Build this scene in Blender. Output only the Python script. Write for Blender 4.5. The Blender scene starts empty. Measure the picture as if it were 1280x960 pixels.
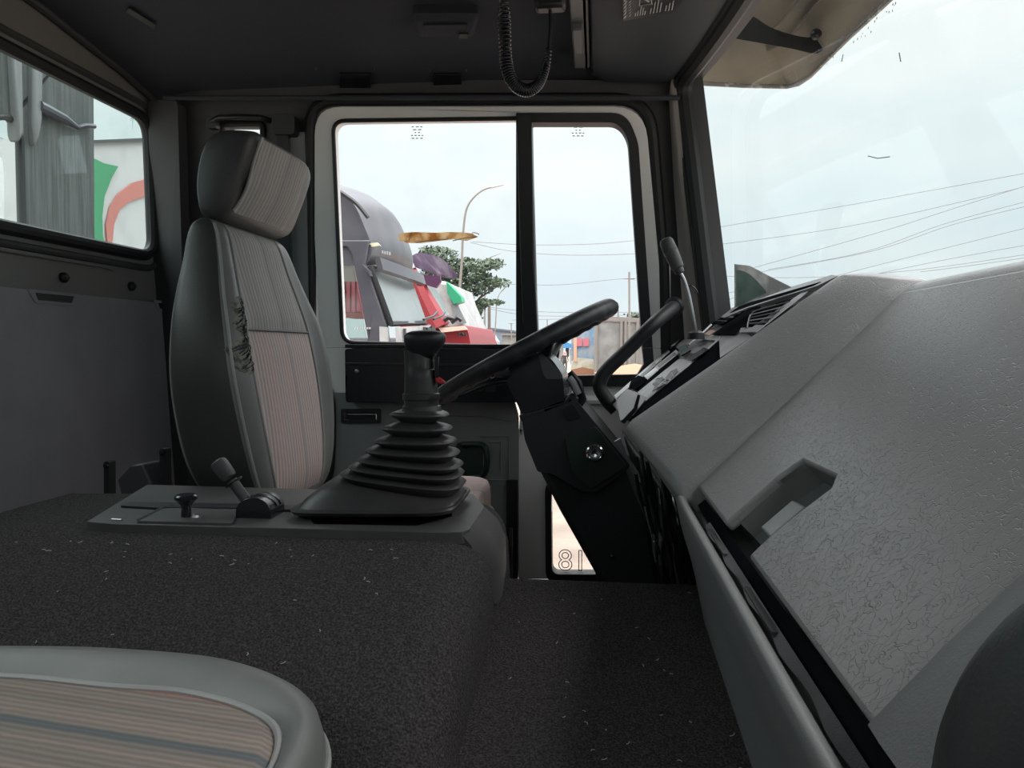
import bpy, bmesh, math, random
from mathutils import Vector, Matrix, noise
from mathutils.geometry import tessellate_polygon
random.seed(7)
S = bpy.context.scene
COL = S.collection
PI = math.pi

# ------------------------------------------------------------------ camera
YAW, PITCH, F = math.radians(6.3), math.radians(2.68), 960.0
cam_d = bpy.data.cameras.new('camera'); cam_d.sensor_width = 36; cam_d.lens = 27.0
cam_d.clip_start = 0.02; cam_d.clip_end = 600
cam = bpy.data.objects.new('camera', cam_d); COL.objects.link(cam)
cam.rotation_euler = (PI/2-PITCH, 0, YAW)
S.camera = cam
# ------------------------------------------------------------------ sky (overcast, brighter overhead)
w = bpy.data.worlds.new('sky'); S.world = w; w.use_nodes = True
nt = w.node_tree; nt.nodes.clear()
def wn(t, **k):
    n = nt.nodes.new(t)
    for a, b in k.items(): setattr(n, a, b)
    return n
tc = wn('ShaderNodeTexCoord'); sep = wn('ShaderNodeSeparateXYZ'); nt.links.new(tc.outputs['Generated'], sep.inputs[0])
rmp = wn('ShaderNodeValToRGB'); nt.links.new(sep.outputs['Z'], rmp.inputs[0])
e = rmp.color_ramp.elements
e[0].position = 0.0; e[0].color = (.255, .282, .290, 1)
e[1].position = 1.0; e[1].color = (3.1, 2.92, 2.96, 1)
x = e.new(.14); x.color = (.280, .307, .314, 1)
x = e.new(.36); x.color = (.325, .343, .345, 1)
x = e.new(.55); x.color = (.95, .94, .945, 1)
mp = wn('ShaderNodeMapping'); mp.inputs['Scale'].default_value = (1.2, 1.2, 3.5); nt.links.new(tc.outputs['Generated'], mp.inputs[0])
nz = wn('ShaderNodeTexNoise'); nz.inputs['Scale'].default_value = 2.2; nz.inputs['Detail'].default_value = 5; nt.links.new(mp.outputs[0], nz.inputs[0])
r2 = wn('ShaderNodeValToRGB'); nt.links.new(nz.outputs[0], r2.inputs[0])
r2.color_ramp.elements[0].position = .36; r2.color_ramp.elements[0].color = (.90, .94, .97, 1)
r2.color_ramp.elements[1].position = .62; r2.color_ramp.elements[1].color = (1.04, 1.03, 1.01, 1)
mx = wn('ShaderNodeMix', data_type='RGBA', blend_type='MULTIPLY'); mx.inputs[0].default_value = 1
nt.links.new(rmp.outputs[0], mx.inputs[6]); nt.links.new(r2.outputs[0], mx.inputs[7])
bg = wn('ShaderNodeBackground'); bg.inputs[1].default_value = 1.0
wo = wn('ShaderNodeOutputWorld'); nt.links.new(mx.outputs[2], bg.inputs[0]); nt.links.new(bg.outputs[0], wo.inputs[0])
# ------------------------------------------------------------------ exposure
vs = S.view_settings; vs.view_transform = 'Standard'; vs.look = 'None'; vs.gamma = 1; vs.use_curve_mapping = False
vs.exposure = 1.70
S.cycles.max_bounces = 10; S.cycles.diffuse_bounces = 5; S.cycles.transparent_max_bounces = 12
S.cycles.sample_clamp_indirect = 4; S.cycles.use_denoising = True
# sampling portals in the openings of the cab (no light of their own)
def portal(name, loc, rot, sx, sy):
    l = bpy.data.lights.new(name, 'AREA'); l.shape = 'RECTANGLE'; l.size = sx; l.size_y = sy
    l.cycles.is_portal = True
    o = bpy.data.objects.new(name, l); COL.objects.link(o); o.location = loc; o.rotation_euler = rot
portal('windshield_portal', (.50, .8, .36), (0, PI/2, 0), .85, 2.3)
portal('driver_window_portal', (-.25, 1.98, .0), (-PI/2, 0, 0), 1.1, 1.4)
portal('passenger_window_portal', (-.25, -.41, .31), (PI/2, 0, 0), .76, .58)
portal('rear_window_portal', (-1.16, .8, .39), (0, -PI/2, 0), .42, 2.1)

# ------------------------------------------------------------------ pixel helpers (reading positions off the photograph onto planes of the cab)
FW = Vector((-math.sin(YAW)*math.cos(PITCH), math.cos(YAW)*math.cos(PITCH), -math.sin(PITCH)))
RT = Vector((math.cos(YAW), math.sin(YAW), 0)); UP = RT.cross(FW)
def ray(px, py): return FW + RT*((px-640)/F) + UP*((480-py)/F)
def aX(px, py, v): d = ray(px, py); return d*(v/d.x)
def aY(px, py, v): d = ray(px, py); return d*(v/d.y)
def aZ(px, py, v): d = ray(px, py); return d*(v/d.z)
def aP(px, py, p, n): d = ray(px, py); return d*(p.dot(n)/d.dot(n))

# ------------------------------------------------------------------ materials
def mat(name, col, rough=.5, bump=0, bscale=200, detail=3, col2=None, cscale=8, metal=0, spec=.5, cstops=(.4, .6), kind='noise', coat=0, stretch=None, bdist=.01):
    m = bpy.data.materials.new(name); m.use_nodes = True; t = m.node_tree; b = t.nodes['Principled BSDF']
    b.inputs['Base Color'].default_value = (*col, 1); b.inputs['Roughness'].default_value = rough
    b.inputs['Metallic'].default_value = metal; b.inputs['Specular IOR Level'].default_value = spec
    b.inputs['Coat Weight'].default_value = coat
    tc = t.nodes.new('ShaderNodeTexCoord'); src = tc.outputs['Object']
    if stretch:
        mp = t.nodes.new('ShaderNodeMapping'); mp.inputs['Scale'].default_value = stretch; t.links.new(src, mp.inputs[0]); src = mp.outputs[0]
    if col2:
        n = t.nodes.new('ShaderNodeTexNoise'); n.inputs['Scale'].default_value = cscale; n.inputs['Detail'].default_value = 4
        t.links.new(src, n.inputs[0]); r = t.nodes.new('ShaderNodeValToRGB'); t.links.new(n.outputs[0], r.inputs[0])
        r.color_ramp.elements[0].position = cstops[0]; r.color_ramp.elements[0].color = (*col, 1)
        r.color_ramp.elements[1].position = cstops[1]; r.color_ramp.elements[1].color = (*col2, 1)
        t.links.new(r.outputs[0], b.inputs['Base Color'])
    if bump:
        bn = t.nodes.new('ShaderNodeBump'); bn.inputs['Strength'].default_value = bump; bn.inputs['Distance'].default_value = bdist
        if kind == 'noise':
            n = t.nodes.new('ShaderNodeTexNoise'); n.inputs['Scale'].default_value = bscale; n.inputs['Detail'].default_value = detail
            t.links.new(src, n.inputs[0]); t.links.new(n.outputs[0], bn.inputs['Height'])
        elif kind == 'leather':
            n = t.nodes.new('ShaderNodeTexNoise'); n.inputs['Scale'].default_value = bscale*.35; n.inputs['Detail'].default_value = 3
            t.links.new(src, n.inputs[0])
            a = t.nodes.new('ShaderNodeMix'); a.data_type = 'VECTOR'; a.inputs[0].default_value = .06
            t.links.new(src, a.inputs[4]); t.links.new(n.outputs[1], a.inputs[5])
            v = t.nodes.new('ShaderNodeTexVoronoi'); v.feature = 'DISTANCE_TO_EDGE'; v.inputs['Scale'].default_value = bscale
            t.links.new(a.outputs[1], v.inputs[0])
            mr = t.nodes.new('ShaderNodeMapRange'); mr.inputs[2].default_value = .045; t.links.new(v.outputs[0], mr.inputs[0])
            n2 = t.nodes.new('ShaderNodeTexNoise'); n2.inputs['Scale'].default_value = bscale*4; t.links.new(src, n2.inputs[0])
            ad = t.nodes.new('ShaderNodeMath'); ad.operation = 'MULTIPLY_ADD'; ad.inputs[1].default_value = .35
            t.links.new(n2.outputs[0], ad.inputs[0]); t.links.new(mr.outputs[0], ad.inputs[2]); t.links.new(ad.outputs[0], bn.inputs['Height'])
        t.links.new(bn.outputs[0], b.inputs['Normal'])
    return m
def glass(name, tint=(.93, .97, .96), dirt=.0, refl=.5):
    m = bpy.data.materials.new(name); m.use_nodes = True; t = m.node_tree; t.nodes.clear()
    tr = t.nodes.new('ShaderNodeBsdfTransparent'); tr.inputs[0].default_value = (*tint, 1)
    gl = t.nodes.new('ShaderNodeBsdfGlossy'); gl.inputs['Roughness'].default_value = .02
    lw = t.nodes.new('ShaderNodeFresnel'); lw.inputs[0].default_value = 1.35
    mu = t.nodes.new('ShaderNodeMath'); mu.operation = 'MULTIPLY'; mu.inputs[1].default_value = refl; t.links.new(lw.outputs[0], mu.inputs[0])
    mx = t.nodes.new('ShaderNodeMixShader'); t.links.new(mu.outputs[0], mx.inputs[0]); t.links.new(tr.outputs[0], mx.inputs[1]); t.links.new(gl.outputs[0], mx.inputs[2])
    out = t.nodes.new('ShaderNodeOutputMaterial'); last = mx.outputs[0]
    if dirt:
        df = t.nodes.new('ShaderNodeBsdfDiffuse'); df.inputs[0].default_value = (.75, .76, .74, 1)
        n = t.nodes.new('ShaderNodeTexNoise'); n.inputs['Scale'].default_value = 9; n.inputs['Detail'].default_value = 8
        tc = t.nodes.new('ShaderNodeTexCoord'); t.links.new(tc.outputs['Object'], n.inputs[0])
        mr = t.nodes.new('ShaderNodeMapRange'); mr.inputs[1].default_value = .45; mr.inputs[2].default_value = .8; mr.inputs[4].default_value = dirt
        t.links.new(n.outputs[0], mr.inputs[0])
        m2 = t.nodes.new('ShaderNodeMixShader'); t.links.new(mr.outputs[0], m2.inputs[0]); t.links.new(last, m2.inputs[1]); t.links.new(df.outputs[0], m2.inputs[2]); last = m2.outputs[0]
    t.links.new(last, out.inputs[0]); return m
def stripes_mat(name, base, cols, axis, scale, rough=.9, bump=.4, slope=0, rib=27, ribf=.28):
    """woven cloth: fine ribs along one axis with soft coloured pinstripes"""
    m = bpy.data.materials.new(name); m.use_nodes = True; t = m.node_tree; b = t.nodes['Principled BSDF']
    b.inputs['Roughness'].default_value = rough; b.inputs['Specular IOR Level'].default_value = .15
    tc = t.nodes.new('ShaderNodeTexCoord'); sp = t.nodes.new('ShaderNodeSeparateXYZ'); t.links.new(tc.outputs['Object'], sp.inputs[0])
    nz = t.nodes.new('ShaderNodeTexNoise'); nz.inputs['Scale'].default_value = 60; t.links.new(tc.outputs['Object'], nz.inputs[0])
    ma = t.nodes.new('ShaderNodeMath'); ma.operation = 'MULTIPLY_ADD'; ma.inputs[1].default_value = .0022
    t.links.new(nz.outputs[0], ma.inputs[0]); sk = t.nodes.new('ShaderNodeMath'); sk.operation = 'MULTIPLY_ADD'; sk.inputs[1].default_value = slope
    t.links.new(sp.outputs['X'], sk.inputs[0]); t.links.new(sp.outputs[axis], sk.inputs[2]); t.links.new(sk.outputs[0], ma.inputs[2])
    cx = t.nodes.new('ShaderNodeCombineXYZ'); t.links.new(ma.outputs[0], cx.inputs[0])
    n1 = t.nodes.new('ShaderNodeTexNoise'); n1.noise_dimensions = '1D'; n1.inputs['Scale'].default_value = scale; n1.inputs['Detail'].default_value = 1.5
    t.links.new(ma.outputs[0], n1.inputs['W'])
    r = t.nodes.new('ShaderNodeValToRGB'); t.links.new(n1.outputs[0], r.inputs[0]); r.color_ramp.interpolation = 'LINEAR'
    e = r.color_ramp.elements; e[0].position = .30; e[0].color = (*cols[0], 1); e[1].position = .72; e[1].color = (*cols[-1], 1)
    for p, c in zip((.40, .5, .6), (base, cols[1], base)):
        x = e.new(p); x.color = (*c, 1)
    w1 = t.nodes.new('ShaderNodeTexWave'); w1.wave_type = 'BANDS'; w1.bands_direction = 'X'; w1.inputs['Scale'].default_value = rib; w1.inputs['Distortion'].default_value = 0
    t.links.new(cx.outputs[0], w1.inputs[0])
    mx = t.nodes.new('ShaderNodeMix'); mx.data_type = 'RGBA'; mx.blend_type = 'MULTIPLY'; mx.inputs[0].default_value = ribf
    t.links.new(r.outputs[0], mx.inputs[6]); t.links.new(w1.outputs[0], mx.inputs[7]); t.links.new(mx.outputs[2], b.inputs['Base Color'])
    n3 = t.nodes.new('ShaderNodeTexNoise'); n3.inputs['Scale'].default_value = 900; t.links.new(tc.outputs['Object'], n3.inputs[0])
    sm = t.nodes.new('ShaderNodeMath'); t.links.new(n3.outputs[0], sm.inputs[0]); t.links.new(w1.outputs[0], sm.inputs[1])
    bn = t.nodes.new('ShaderNodeBump'); bn.inputs['Strength'].default_value = bump; bn.inputs['Distance'].default_value = .002
    t.links.new(sm.outputs[0], bn.inputs['Height']); t.links.new(bn.outputs[0], b.inputs['Normal'])
    return m
M = dict(
    dash=mat('dash_vinyl', (.33, .325, .325), .36, .42, 100, kind='leather', bdist=.0011, col2=(.30, .296, .297), cscale=5),
    dash_smooth=mat('dash_plastic', (.22, .222, .222), .45, .25, 600, bdist=.001),
    panel=mat('light_grey_plastic', (.45, .46, .465), .4, .2, 500, bdist=.001, col2=(.36, .37, .38), cscale=14),
    black=mat('black_plastic', (.012, .013, .015), .45, .2, 700, bdist=.001),
    gloss=mat('glossy_black_plastic', (.013, .015, .019), .24),
    rubber=mat('black_rubber', (.014, .015, .017), .55),
    gaiter=mat('gaiter_rubber', (.030, .029, .030), .42, .3, 120, bdist=.001, col2=(.045, .042, .042), cscale=18, cstops=(.45, .8)),
    grey=mat('dark_grey_plastic', (.060, .062, .064), .5, .35, 500, bdist=.001),
    console=mat('console_plastic', (.070, .068, .068), .5, .3, 500, bdist=.001, col2=(.052, .051, .052), cscale=9),
    liner=mat('headliner', (.040, .044, .058), .85, .2, 400, bdist=.001, col2=(.032, .034, .044), cscale=2.5),
    linerpl=mat('liner_plastic', (.09, .093, .095), .5, .2, 400, bdist=.001),
    rearlow=mat('rear_lower_panel', (.33, .32, .345), .5, .2, 300, col2=(.25, .245, .265), cscale=3, bdist=.001),
    rearup=mat('rear_upper_panel', (.19, .185, .175), .5, .15, 300, bdist=.001),
    bwall=mat('pillar_plastic', (.055, .055, .058), .55, .2, 300, bdist=.001),
    pillar=mat('warm_grey_pillar', (.27, .25, .23), .5, .2, 400, bdist=.001),
    doorwhite=mat('off_white_door_paint', (.84, .84, .81), .38, col2=(.78, .78, .76), cscale=4),
    doorgrey=mat('door_trim_plastic', (.19, .195, .195), .5, .25, 400, bdist=.001),
    carpet=mat('dark_carpet', (.034, .032, .032), 1.0, .9, 420, detail=6, col2=(.095, .088, .088), cscale=430, cstops=(.38, .68), spec=.05, bdist=.004),
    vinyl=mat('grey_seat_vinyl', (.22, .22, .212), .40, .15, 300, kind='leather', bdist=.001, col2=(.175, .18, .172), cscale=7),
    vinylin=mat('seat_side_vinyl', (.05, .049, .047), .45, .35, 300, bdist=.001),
    piping=mat('seat_piping', (.34, .34, .33), .4),
    cloth=stripes_mat('seat_cloth', (.54, .475, .45), [(.38, .36, .36), (.62, .47, .44), (.56, .50, .48)], 'Y', 60),
    cloth2=stripes_mat('cushion_cloth', (.30, .265, .235), [(.17, .19, .20), (.38, .31, .27), (.42, .22, .19)], 'Y', 30, slope=.16, rib=48, ribf=.22),
    headcloth=stripes_mat('headrest_cloth', (.34, .325, .305), [(.28, .27, .26), (.40, .37, .35), (.34, .33, .31)], 'Y', 40, .6, .3),
    crack=mat('cracked_vinyl', (.33, .32, .27), .9, .8, 90, col2=(.13, .13, .12), cscale=90, cstops=(.42, .62)),
    chrome=mat('chrome', (.75, .75, .75), .18, metal=1),
    steel=mat('brushed_steel', (.35, .35, .36), .35, metal=1),
    white=mat('white_paint', (.75, .76, .76), .4),
    red=mat('red_plastic', (.45, .03, .04), .35),
    visor=mat('beige_visor', (.52, .47, .37), .5, col2=(.40, .37, .30), cscale=7),
    label=mat('pale_print', (.40, .41, .41), .5),
    glass=glass('door_glass', (.99, .995, .995), .04, .35),
    wglass=glass('windshield_glass', (.93, .965, .96), .03, .10),
    rglass=glass('rear_glass', (.86, .93, .92), .10, .12),
    mblack=mat('matte_black_and_shade', (.012, .013, .016), 1.0, spec=0),  # matte black parts, and painted shade of the tray trough and lid gap
    film=mat('peeling_film', (.60, .36, .16), .8, .5, 60, col2=(.85, .72, .52), cscale=40),
)
def translucent(m, f):
    t = m.node_tree; b = t.nodes['Principled BSDF']; o = t.nodes['Material Output']; tr = t.nodes.new('ShaderNodeBsdfTranslucent')
    src = b.inputs['Base Color'].links
    if src: t.links.new(src[0].from_socket, tr.inputs[0])
    else: tr.inputs[0].default_value = b.inputs['Base Color'].default_value
    mx = t.nodes.new('ShaderNodeMixShader'); mx.inputs[0].default_value = f; t.links.new(b.outputs[0], mx.inputs[1]); t.links.new(tr.outputs[0], mx.inputs[2]); t.links.new(mx.outputs[0], o.inputs[0]); return m
translucent(M['film'], .6)

# ------------------------------------------------------------------ mesh helpers
class MB:
    def __init__(s): s.v = []; s.f = []
    def add(s, vs, fs):
        n = len(s.v); s.v += [tuple(q) for q in vs]; s.f += [tuple(i+n for i in f) for f in fs]; return s
    def box(s, c, d, rot=None):
        c = Vector(c); vs = [Vector((x*d[0]/2, y*d[1]/2, z*d[2]/2)) for x in (-1, 1) for y in (-1, 1) for z in (-1, 1)]
        if rot is not None: vs = [rot @ q for q in vs]
        return s.add([c+q for q in vs], [(0, 1, 3, 2), (4, 6, 7, 5), (0, 4, 5, 1), (2, 3, 7, 6), (0, 2, 6, 4), (1, 5, 7, 3)])
    def loft(s, rings, cap=True, closed=True, loop=False):
        n = len(rings[0]); fs = []; R_ = len(rings)
        for i in range(R_ if loop else R_-1):
            a = i*n; b = ((i+1) % R_)*n
            for j in range(n if closed else n-1):
                k = (j+1) % n; fs.append((a+j, a+k, b+k, b+j))
        if cap and not loop and closed: fs += [tuple(range(n-1, -1, -1)), tuple((R_-1)*n+j for j in range(n))]
        return s.add([q for r in rings for q in r], fs)
    def tube(s, path, r, n=10, closed=False, flat=1.0):
        P = [Vector(p) for p in path]; m = len(P); rr = r if isinstance(r, (list, tuple)) else [r]*m
        rings = []; ref = None
        for i, p in enumerate(P):
            a = P[(i-1) % m] if (i or closed) else P[i]; b = P[(i+1) % m] if (i < m-1 or closed) else P[i]
            t = (b-a).normalized()
            if ref is None:
                ref = t.orthogonal().normalized()
            ref = (ref - t*ref.dot(t)); ref = ref.normalized() if ref.length > 1e-6 else t.orthogonal().normalized()
            q = t.cross(ref)
            rings.append([p + (ref*math.cos(2*PI*j/n) + q*math.sin(2*PI*j/n)*flat)*rr[i] for j in range(n)])
        return s.loft(rings, cap=not closed, loop=closed)
    def cyl(s, a, b, r, n=16, r2=None): return s.tube([a, b], [r, r2 if r2 is not None else r], n)
    def lathe(s, prof, c, axis, n=24):
        c = Vector(c); ax = Vector(axis).normalized(); u = ax.orthogonal().normalized(); v_ = ax.cross(u)
        return s.loft([[c+ax*h+(u*math.cos(2*PI*j/n)+v_*math.sin(2*PI*j/n))*max(r, 1e-5) for j in range(n)] for r, h in prof])
    def prism(s, pts, vec, holes=()):
        """outline (3-D points, planar-ish) with holes, extruded by vec"""
        vec = Vector(vec); pts = [Vector(p) for p in pts]; loops = [pts]+[[Vector(p) for p in h] for h in holes]
        nrm = Vector((0, 0, 0))
        for i, p in enumerate(pts): nrm += p.cross(pts[(i+1) % len(pts)])
        nrm.normalize(); u = nrm.orthogonal().normalized(); v_ = nrm.cross(u)
        flat = [[Vector((q.dot(u), q.dot(v_), 0)) for q in l] for l in loops]
        tri = tessellate_polygon(flat); allp = [q for l in loops for q in l]; n = len(allp)
        fs = [tuple(t) for t in tri]+[tuple(i+n for i in reversed(t)) for t in tri]
        o = 0
        for l in loops:
            k = len(l)
            for i in range(k): a = o+i; b = o+(i+1) % k; fs.append((a, b, b+n, a+n))
            o += k
        return s.add(allp+[q+vec for q in allp], fs)
    def grid(s, fn, nu, nv, closed_u=False):
        vs = [fn(i/(nu-1), j/(nv-1)) for i in range(nu) for j in range(nv)]
        return s.add(vs, [(i*nv+j, (i+1)*nv+j, (i+1)*nv+j+1, i*nv+j+1) for i in range(nu-1) for j in range(nv-1)])
def rnd(pts, r, n=6):
    """round the corners of a 2-D polygon; r scalar or per-corner list"""
    out = []; m = len(pts)
    for i, p in enumerate(pts):
        p = Vector(p); a = Vector(pts[i-1])-p; b = Vector(pts[(i+1) % m])-p
        q = r[i] if isinstance(r, (list, tuple)) else r
        if q <= 0: out.append(tuple(p)); continue
        q = min(q, a.length*.49, b.length*.49); A = p+a.normalized()*q; B = p+b.normalized()*q
        for k in range(n+1):
            t = k/n; out.append(tuple((1-t)**2*A+2*t*(1-t)*p+t*t*B))
    return out
def smooth2(pts): return [(p.x, p.y) for p in smooth([(a, b, 0) for a, b in pts], 3, True)]
def smooth(pts, n=8, closed=False):
    P = [Vector(p) for p in pts]; m = len(P); out = []
    for i in range(m if closed else m-1):
        g = (lambda k: P[k % m]) if closed else (lambda k: P[min(max(k, 0), m-1)])
        a, b, c, d = g(i-1), g(i), g(i+1), g(i+2)
        for k in range(n):
            t = k/n; out.append(.5*((2*b)+(c-a)*t+(2*a-5*b+4*c-d)*t*t+(3*b-3*c+d-a)*t**3))
    if not closed: out.append(P[-1])
    return out
def obj(name, mb, m, parent=None, bevel=0, seg=2, angle=35, label=None, kind=None, sub=0, m2=None, fm=None):
    me = bpy.data.meshes.new(name); me.from_pydata(mb.v, [], mb.f); me.validate()
    bm = bmesh.new(); bm.from_mesh(me); bmesh.ops.recalc_face_normals(bm, faces=bm.faces); bm.to_mesh(me); bm.free()
    me.shade_smooth(); me.set_sharp_from_angle(angle=math.radians(angle))
    me.materials.append(M[m] if isinstance(m, str) else m)
    if m2:
        me.materials.append(M[m2])
        for p_ in me.polygons: p_.material_index = 1 if fm(p_.center) else 0
    o = bpy.data.objects.new(name, me); COL.objects.link(o)
    if parent:
        o.parent = parent
        p = parent; off = Vector((0, 0, 0))
        while p: off += p.location; p = p.parent
        me.transform(Matrix.Translation(-off))
    if bevel:
        b = o.modifiers.new('bevel', 'BEVEL'); b.width = bevel; b.segments = seg; b.limit_method = 'ANGLE'; b.angle_limit = math.radians(30); b.harden_normals = False
    if sub:
        b = o.modifiers.new('sub', 'SUBSURF'); b.levels = sub; b.render_levels = sub
    if label: o['label'] = label
    if kind: o['kind'] = kind
    return o
def tag(o, label, cat, group=None):
    o['label'] = label; o['category'] = cat
    if group: o['group'] = group
    return o
def thing(name, loc, label, cat, group=None):
    o = bpy.data.objects.new(name, None); o.empty_display_size = .05; COL.objects.link(o); o.location = loc
    return tag(o, label, cat, group)
def struct(name, mb, m, parent=None, **k):
    return obj(name, mb, m, parent, kind='structure', **k) if parent is None else obj(name, mb, m, parent, **k)
def sempty(name, loc=(0, 0, 0)):
    o = bpy.data.objects.new(name, None); o.empty_display_size = .05; COL.objects.link(o); o.location = loc; o['kind'] = 'structure'; return o
def text_mesh(s, size, name, fill=True, bevel=.0, extrude=.0005):
    c = bpy.data.curves.new(name, 'FONT'); c.body = s; c.size = size; c.extrude = extrude; c.bevel_depth = bevel
    c.align_x = 'CENTER'; c.align_y = 'CENTER'
    if not fill: c.fill_mode = 'NONE'
    o = bpy.data.objects.new(name, c); COL.objects.link(o)
    bpy.context.view_layer.update()
    me = bpy.data.meshes.new_from_object(o.evaluated_get(bpy.context.evaluated_depsgraph_get()))
    bpy.data.objects.remove(o); bpy.data.curves.remove(c)
    mb = MB(); mb.add([v.co for v in me.vertices], [tuple(p.vertices) for p in me.polygons]); bpy.data.meshes.remove(me)
    return mb

# ================================================================== STRUCTURE
DY = 1.90     # inner face of the driver's door; above the waist it leans inwards
def D(px, py, off=0.0):
    d = ray(px, py)
    if py >= 435: return d*((DY-off)/d.y)
    return d*((DY-off)/(d.y+.17*d.z))
def dpl(mb, outer, holes, off, thick): return mb.prism([D(x, y, off) for x, y in outer], (0, thick, 0), [[D(x, y, off) for x, y in h] for h in holes])

# rear wall (X = -1.1)
XR = -1.10
def rp(Y, Z, off=0): return Vector((XR+off, Y, Z))
hole = rnd([(-.25, .225), (1.81, .225), (1.80, .56), (-.25, .56)], .055)
mb = MB(); mb.prism([rp(*p) for p in [(-.5, .09), (1.89, .09), (1.89, .76), (-.5, .76)]], (-.014, 0, 0), [[rp(*p) for p in hole]])
rear = struct('wall_rear', mb, 'rearup', bevel=.004)
mb = MB(); mb.prism([rp(*p, off=.012) for p in rnd([(-.5, -.9), (1.93, -.9), (1.93, .113), (-.5, .113)], .012)], (-.04, 0, 0))
struct('lower_panel', mb, 'rearlow', rear, bevel=.004)
mb = MB(); mb.prism([rp(Y, Z, .004) for Y, Z in [(-.4, .178), (1.62, .178), (1.66, .172), (1.62, .186), (-.4, .186)]], (.004, 0, 0)); struct('ridge', mb, 'rearup', rear, bevel=.002)
for px, py in ((78, 347), (163, 358)):
    c = aX(px, py, XR); mb = MB(); mb.lathe([(.011, 0), (.011, .006), (.008, .010), (.003, .012)], c, (1, 0, 0), 16); mb.box(c+Vector((.012, 0, 0)), (.003, .012, .002))
    struct('plug', mb, 'black', rear)
for px, py in ((68, 372), (212, 383)):
    c = aX(px, py, XR+.012); hy = .055
    mb = MB(); mb.prism([c+Vector((.0004, a, b)) for a, b in rnd([(-hy-.02, .012), (hy+.02, .012), (hy, -.014), (-hy, -.014)], .004)], (.0014, 0, 0)); struct('vent_surround', mb, 'rearlow', rear, bevel=.001)
    mb = MB(); mb.prism([c+Vector((.0022, a, b)) for a, b in rnd([(-hy, .006), (hy, .006), (hy-.008, -.008), (-hy+.008, -.008)], .003)], (.001, 0, 0)); struct('vent_slot', mb, 'black', rear)
# rear window
W1 = sempty('window_1', (XR, .8, .39))
mb = MB(); mb.tube([rp(Y, Z, .004) for Y, Z in hole], .014, 10, closed=True); struct('window_seal', mb, 'rubber', W1)
mb = MB(); mb.prism([rp(Y, Z, -.006) for Y, Z in hole], (-.004, 0, 0)); struct('pane', mb, 'rglass', W1)
mb = MB(); mb.tube([rp(Y, Z, .0) for Y, Z in rnd([(-.3, .195), (1.845, .195), (1.835, .592), (-.3, .592)], .07)], .008, 8, closed=True); struct('window_frame', mb, 'bwall', W1)

# side wall on the driver's side, with the door opening and a small window behind the seat
door_o = rnd([(393, 128), (808, 128), (838, 330), (838, 430), (850, 725), (405, 725), (395, 430)], [34, 40, 0, 0, 6, 6, 0])
upper = [(185, 90), (930, 90), (930, 435), (838, 435)] + [(838, 430), (838, 330)]
dtop = rnd([(393, 435), (393, 128), (808, 128), (838, 330), (838, 435)], [0, 34, 40, 0, 0])
quarter = rnd([(277, 155), (329, 155), (329, 215), (277, 215)], 7)
mb = MB(); dpl(mb, [(214, 100), (862, 100), (884, 270), (896, 435), (838, 435)]+list(reversed(dtop[1:-1]))+[(393, 435), (214, 435)], [quarter], -.03, .05)
ws = struct('wall_driver_side', mb, 'bwall', bevel=.0)
mb = MB(); dpl(mb, [(214, 435), (395, 435), (405, 725), (850, 725), (838, 435), (896, 435), (930, 1100), (214, 1100)], [], -.03, .05)
struct('lower_wall', mb, 'bwall', ws)
mb = MB(); mb.tube([D(x, y, -.012) for x, y in rnd([(389, 610), (388, 430), (387, 125), (812, 124), (829, 330), (831, 430), (845, 735), (405, 735)], [0, 0, 38, 44, 30, 0, 6, 6])], .015, 10, closed=True)
struct('trim_1', mb, 'rubber')          # rubber seal round the door opening
mb = MB(); mb.tube(smooth([D(389, 478, .004), D(400, 480, .012), D(411, 495, .014), D(414, 520, .014), D(413, 570, .014), D(408, 600, .014), D(392, 618, .014), D(372, 626, .012)], 5), .0125, 10)
struct('trim_2', mb, 'rubber')          # curved lower seal of the door pillar
mb = MB(); dpl(mb, rnd([(363, 165), (383, 165), (386, 470), (368, 470)], 3), [], .0, .03); struct('pillar_cover', mb, 'doorgrey', ws, bevel=.004)
mb = MB(); dpl(mb, [(384, 560), (389, 560), (389, 606), (384, 606)], [], .0, .02); struct('pillar_edge', mb, 'doorwhite', ws)
mb = MB(); dpl(mb, rnd([(184, 125), (222, 125), (236, 640), (200, 640)], 8), [], .02, .04); struct('corner_pillar', mb, 'bwall', ws, bevel=.012)
# small side window behind the headrest
W3 = sempty('window_3', D(305, 180))
mb = MB(); mb.tube([D(x, y, -.028) for x, y in quarter], .008, 8, closed=True); struct('window_seal', mb, 'rubber', W3)
mb = MB(); dpl(mb, quarter, [], -.05, .004); struct('pane', mb, 'glass', W3)

# ---------------- driver's door
door = sempty('door_1', (-.25, DY, -.6))
glass_o = rnd([(416, 151), (648, 148), (658, 434), (428, 428)], [16, 2, 2, 16])
quart_o = rnd([(645, 141), (783, 141), (797, 178), (815, 455), (812, 480), (690, 480), (655, 434)], [2, 22, 10, 26, 16, 6, 0])
top_holes = [[p for p in glass_o]]
mb = MB()
dpl(mb, rnd([(400, 435), (393, 300), (393, 133), (806, 133), (824, 330), (826, 435), (812, 435), (797, 178), (783, 141), (652, 141), (660, 435)], [0, 0, 34, 40, 0, 0, 0, 10, 22, 2, 0]), [rnd([(416, 151), (648, 148), (655, 434.2), (428, 428)], [16, 2, 1, 16])], .0, .035)
obj('door_frame', mb, 'doorwhite', door, bevel=.004)
mb = MB(); dpl(mb, [(655, 435), (672, 435), (690, 472), (805, 472), (812, 435), (826, 435), (835, 545), (648, 545)], [], .0, .03)
dpl(mb, [(640, 535), (835, 545), (845, 724), (800, 724), (800, 610), (690, 600), (689, 724), (648, 724)], [], .0, .03)
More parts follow.
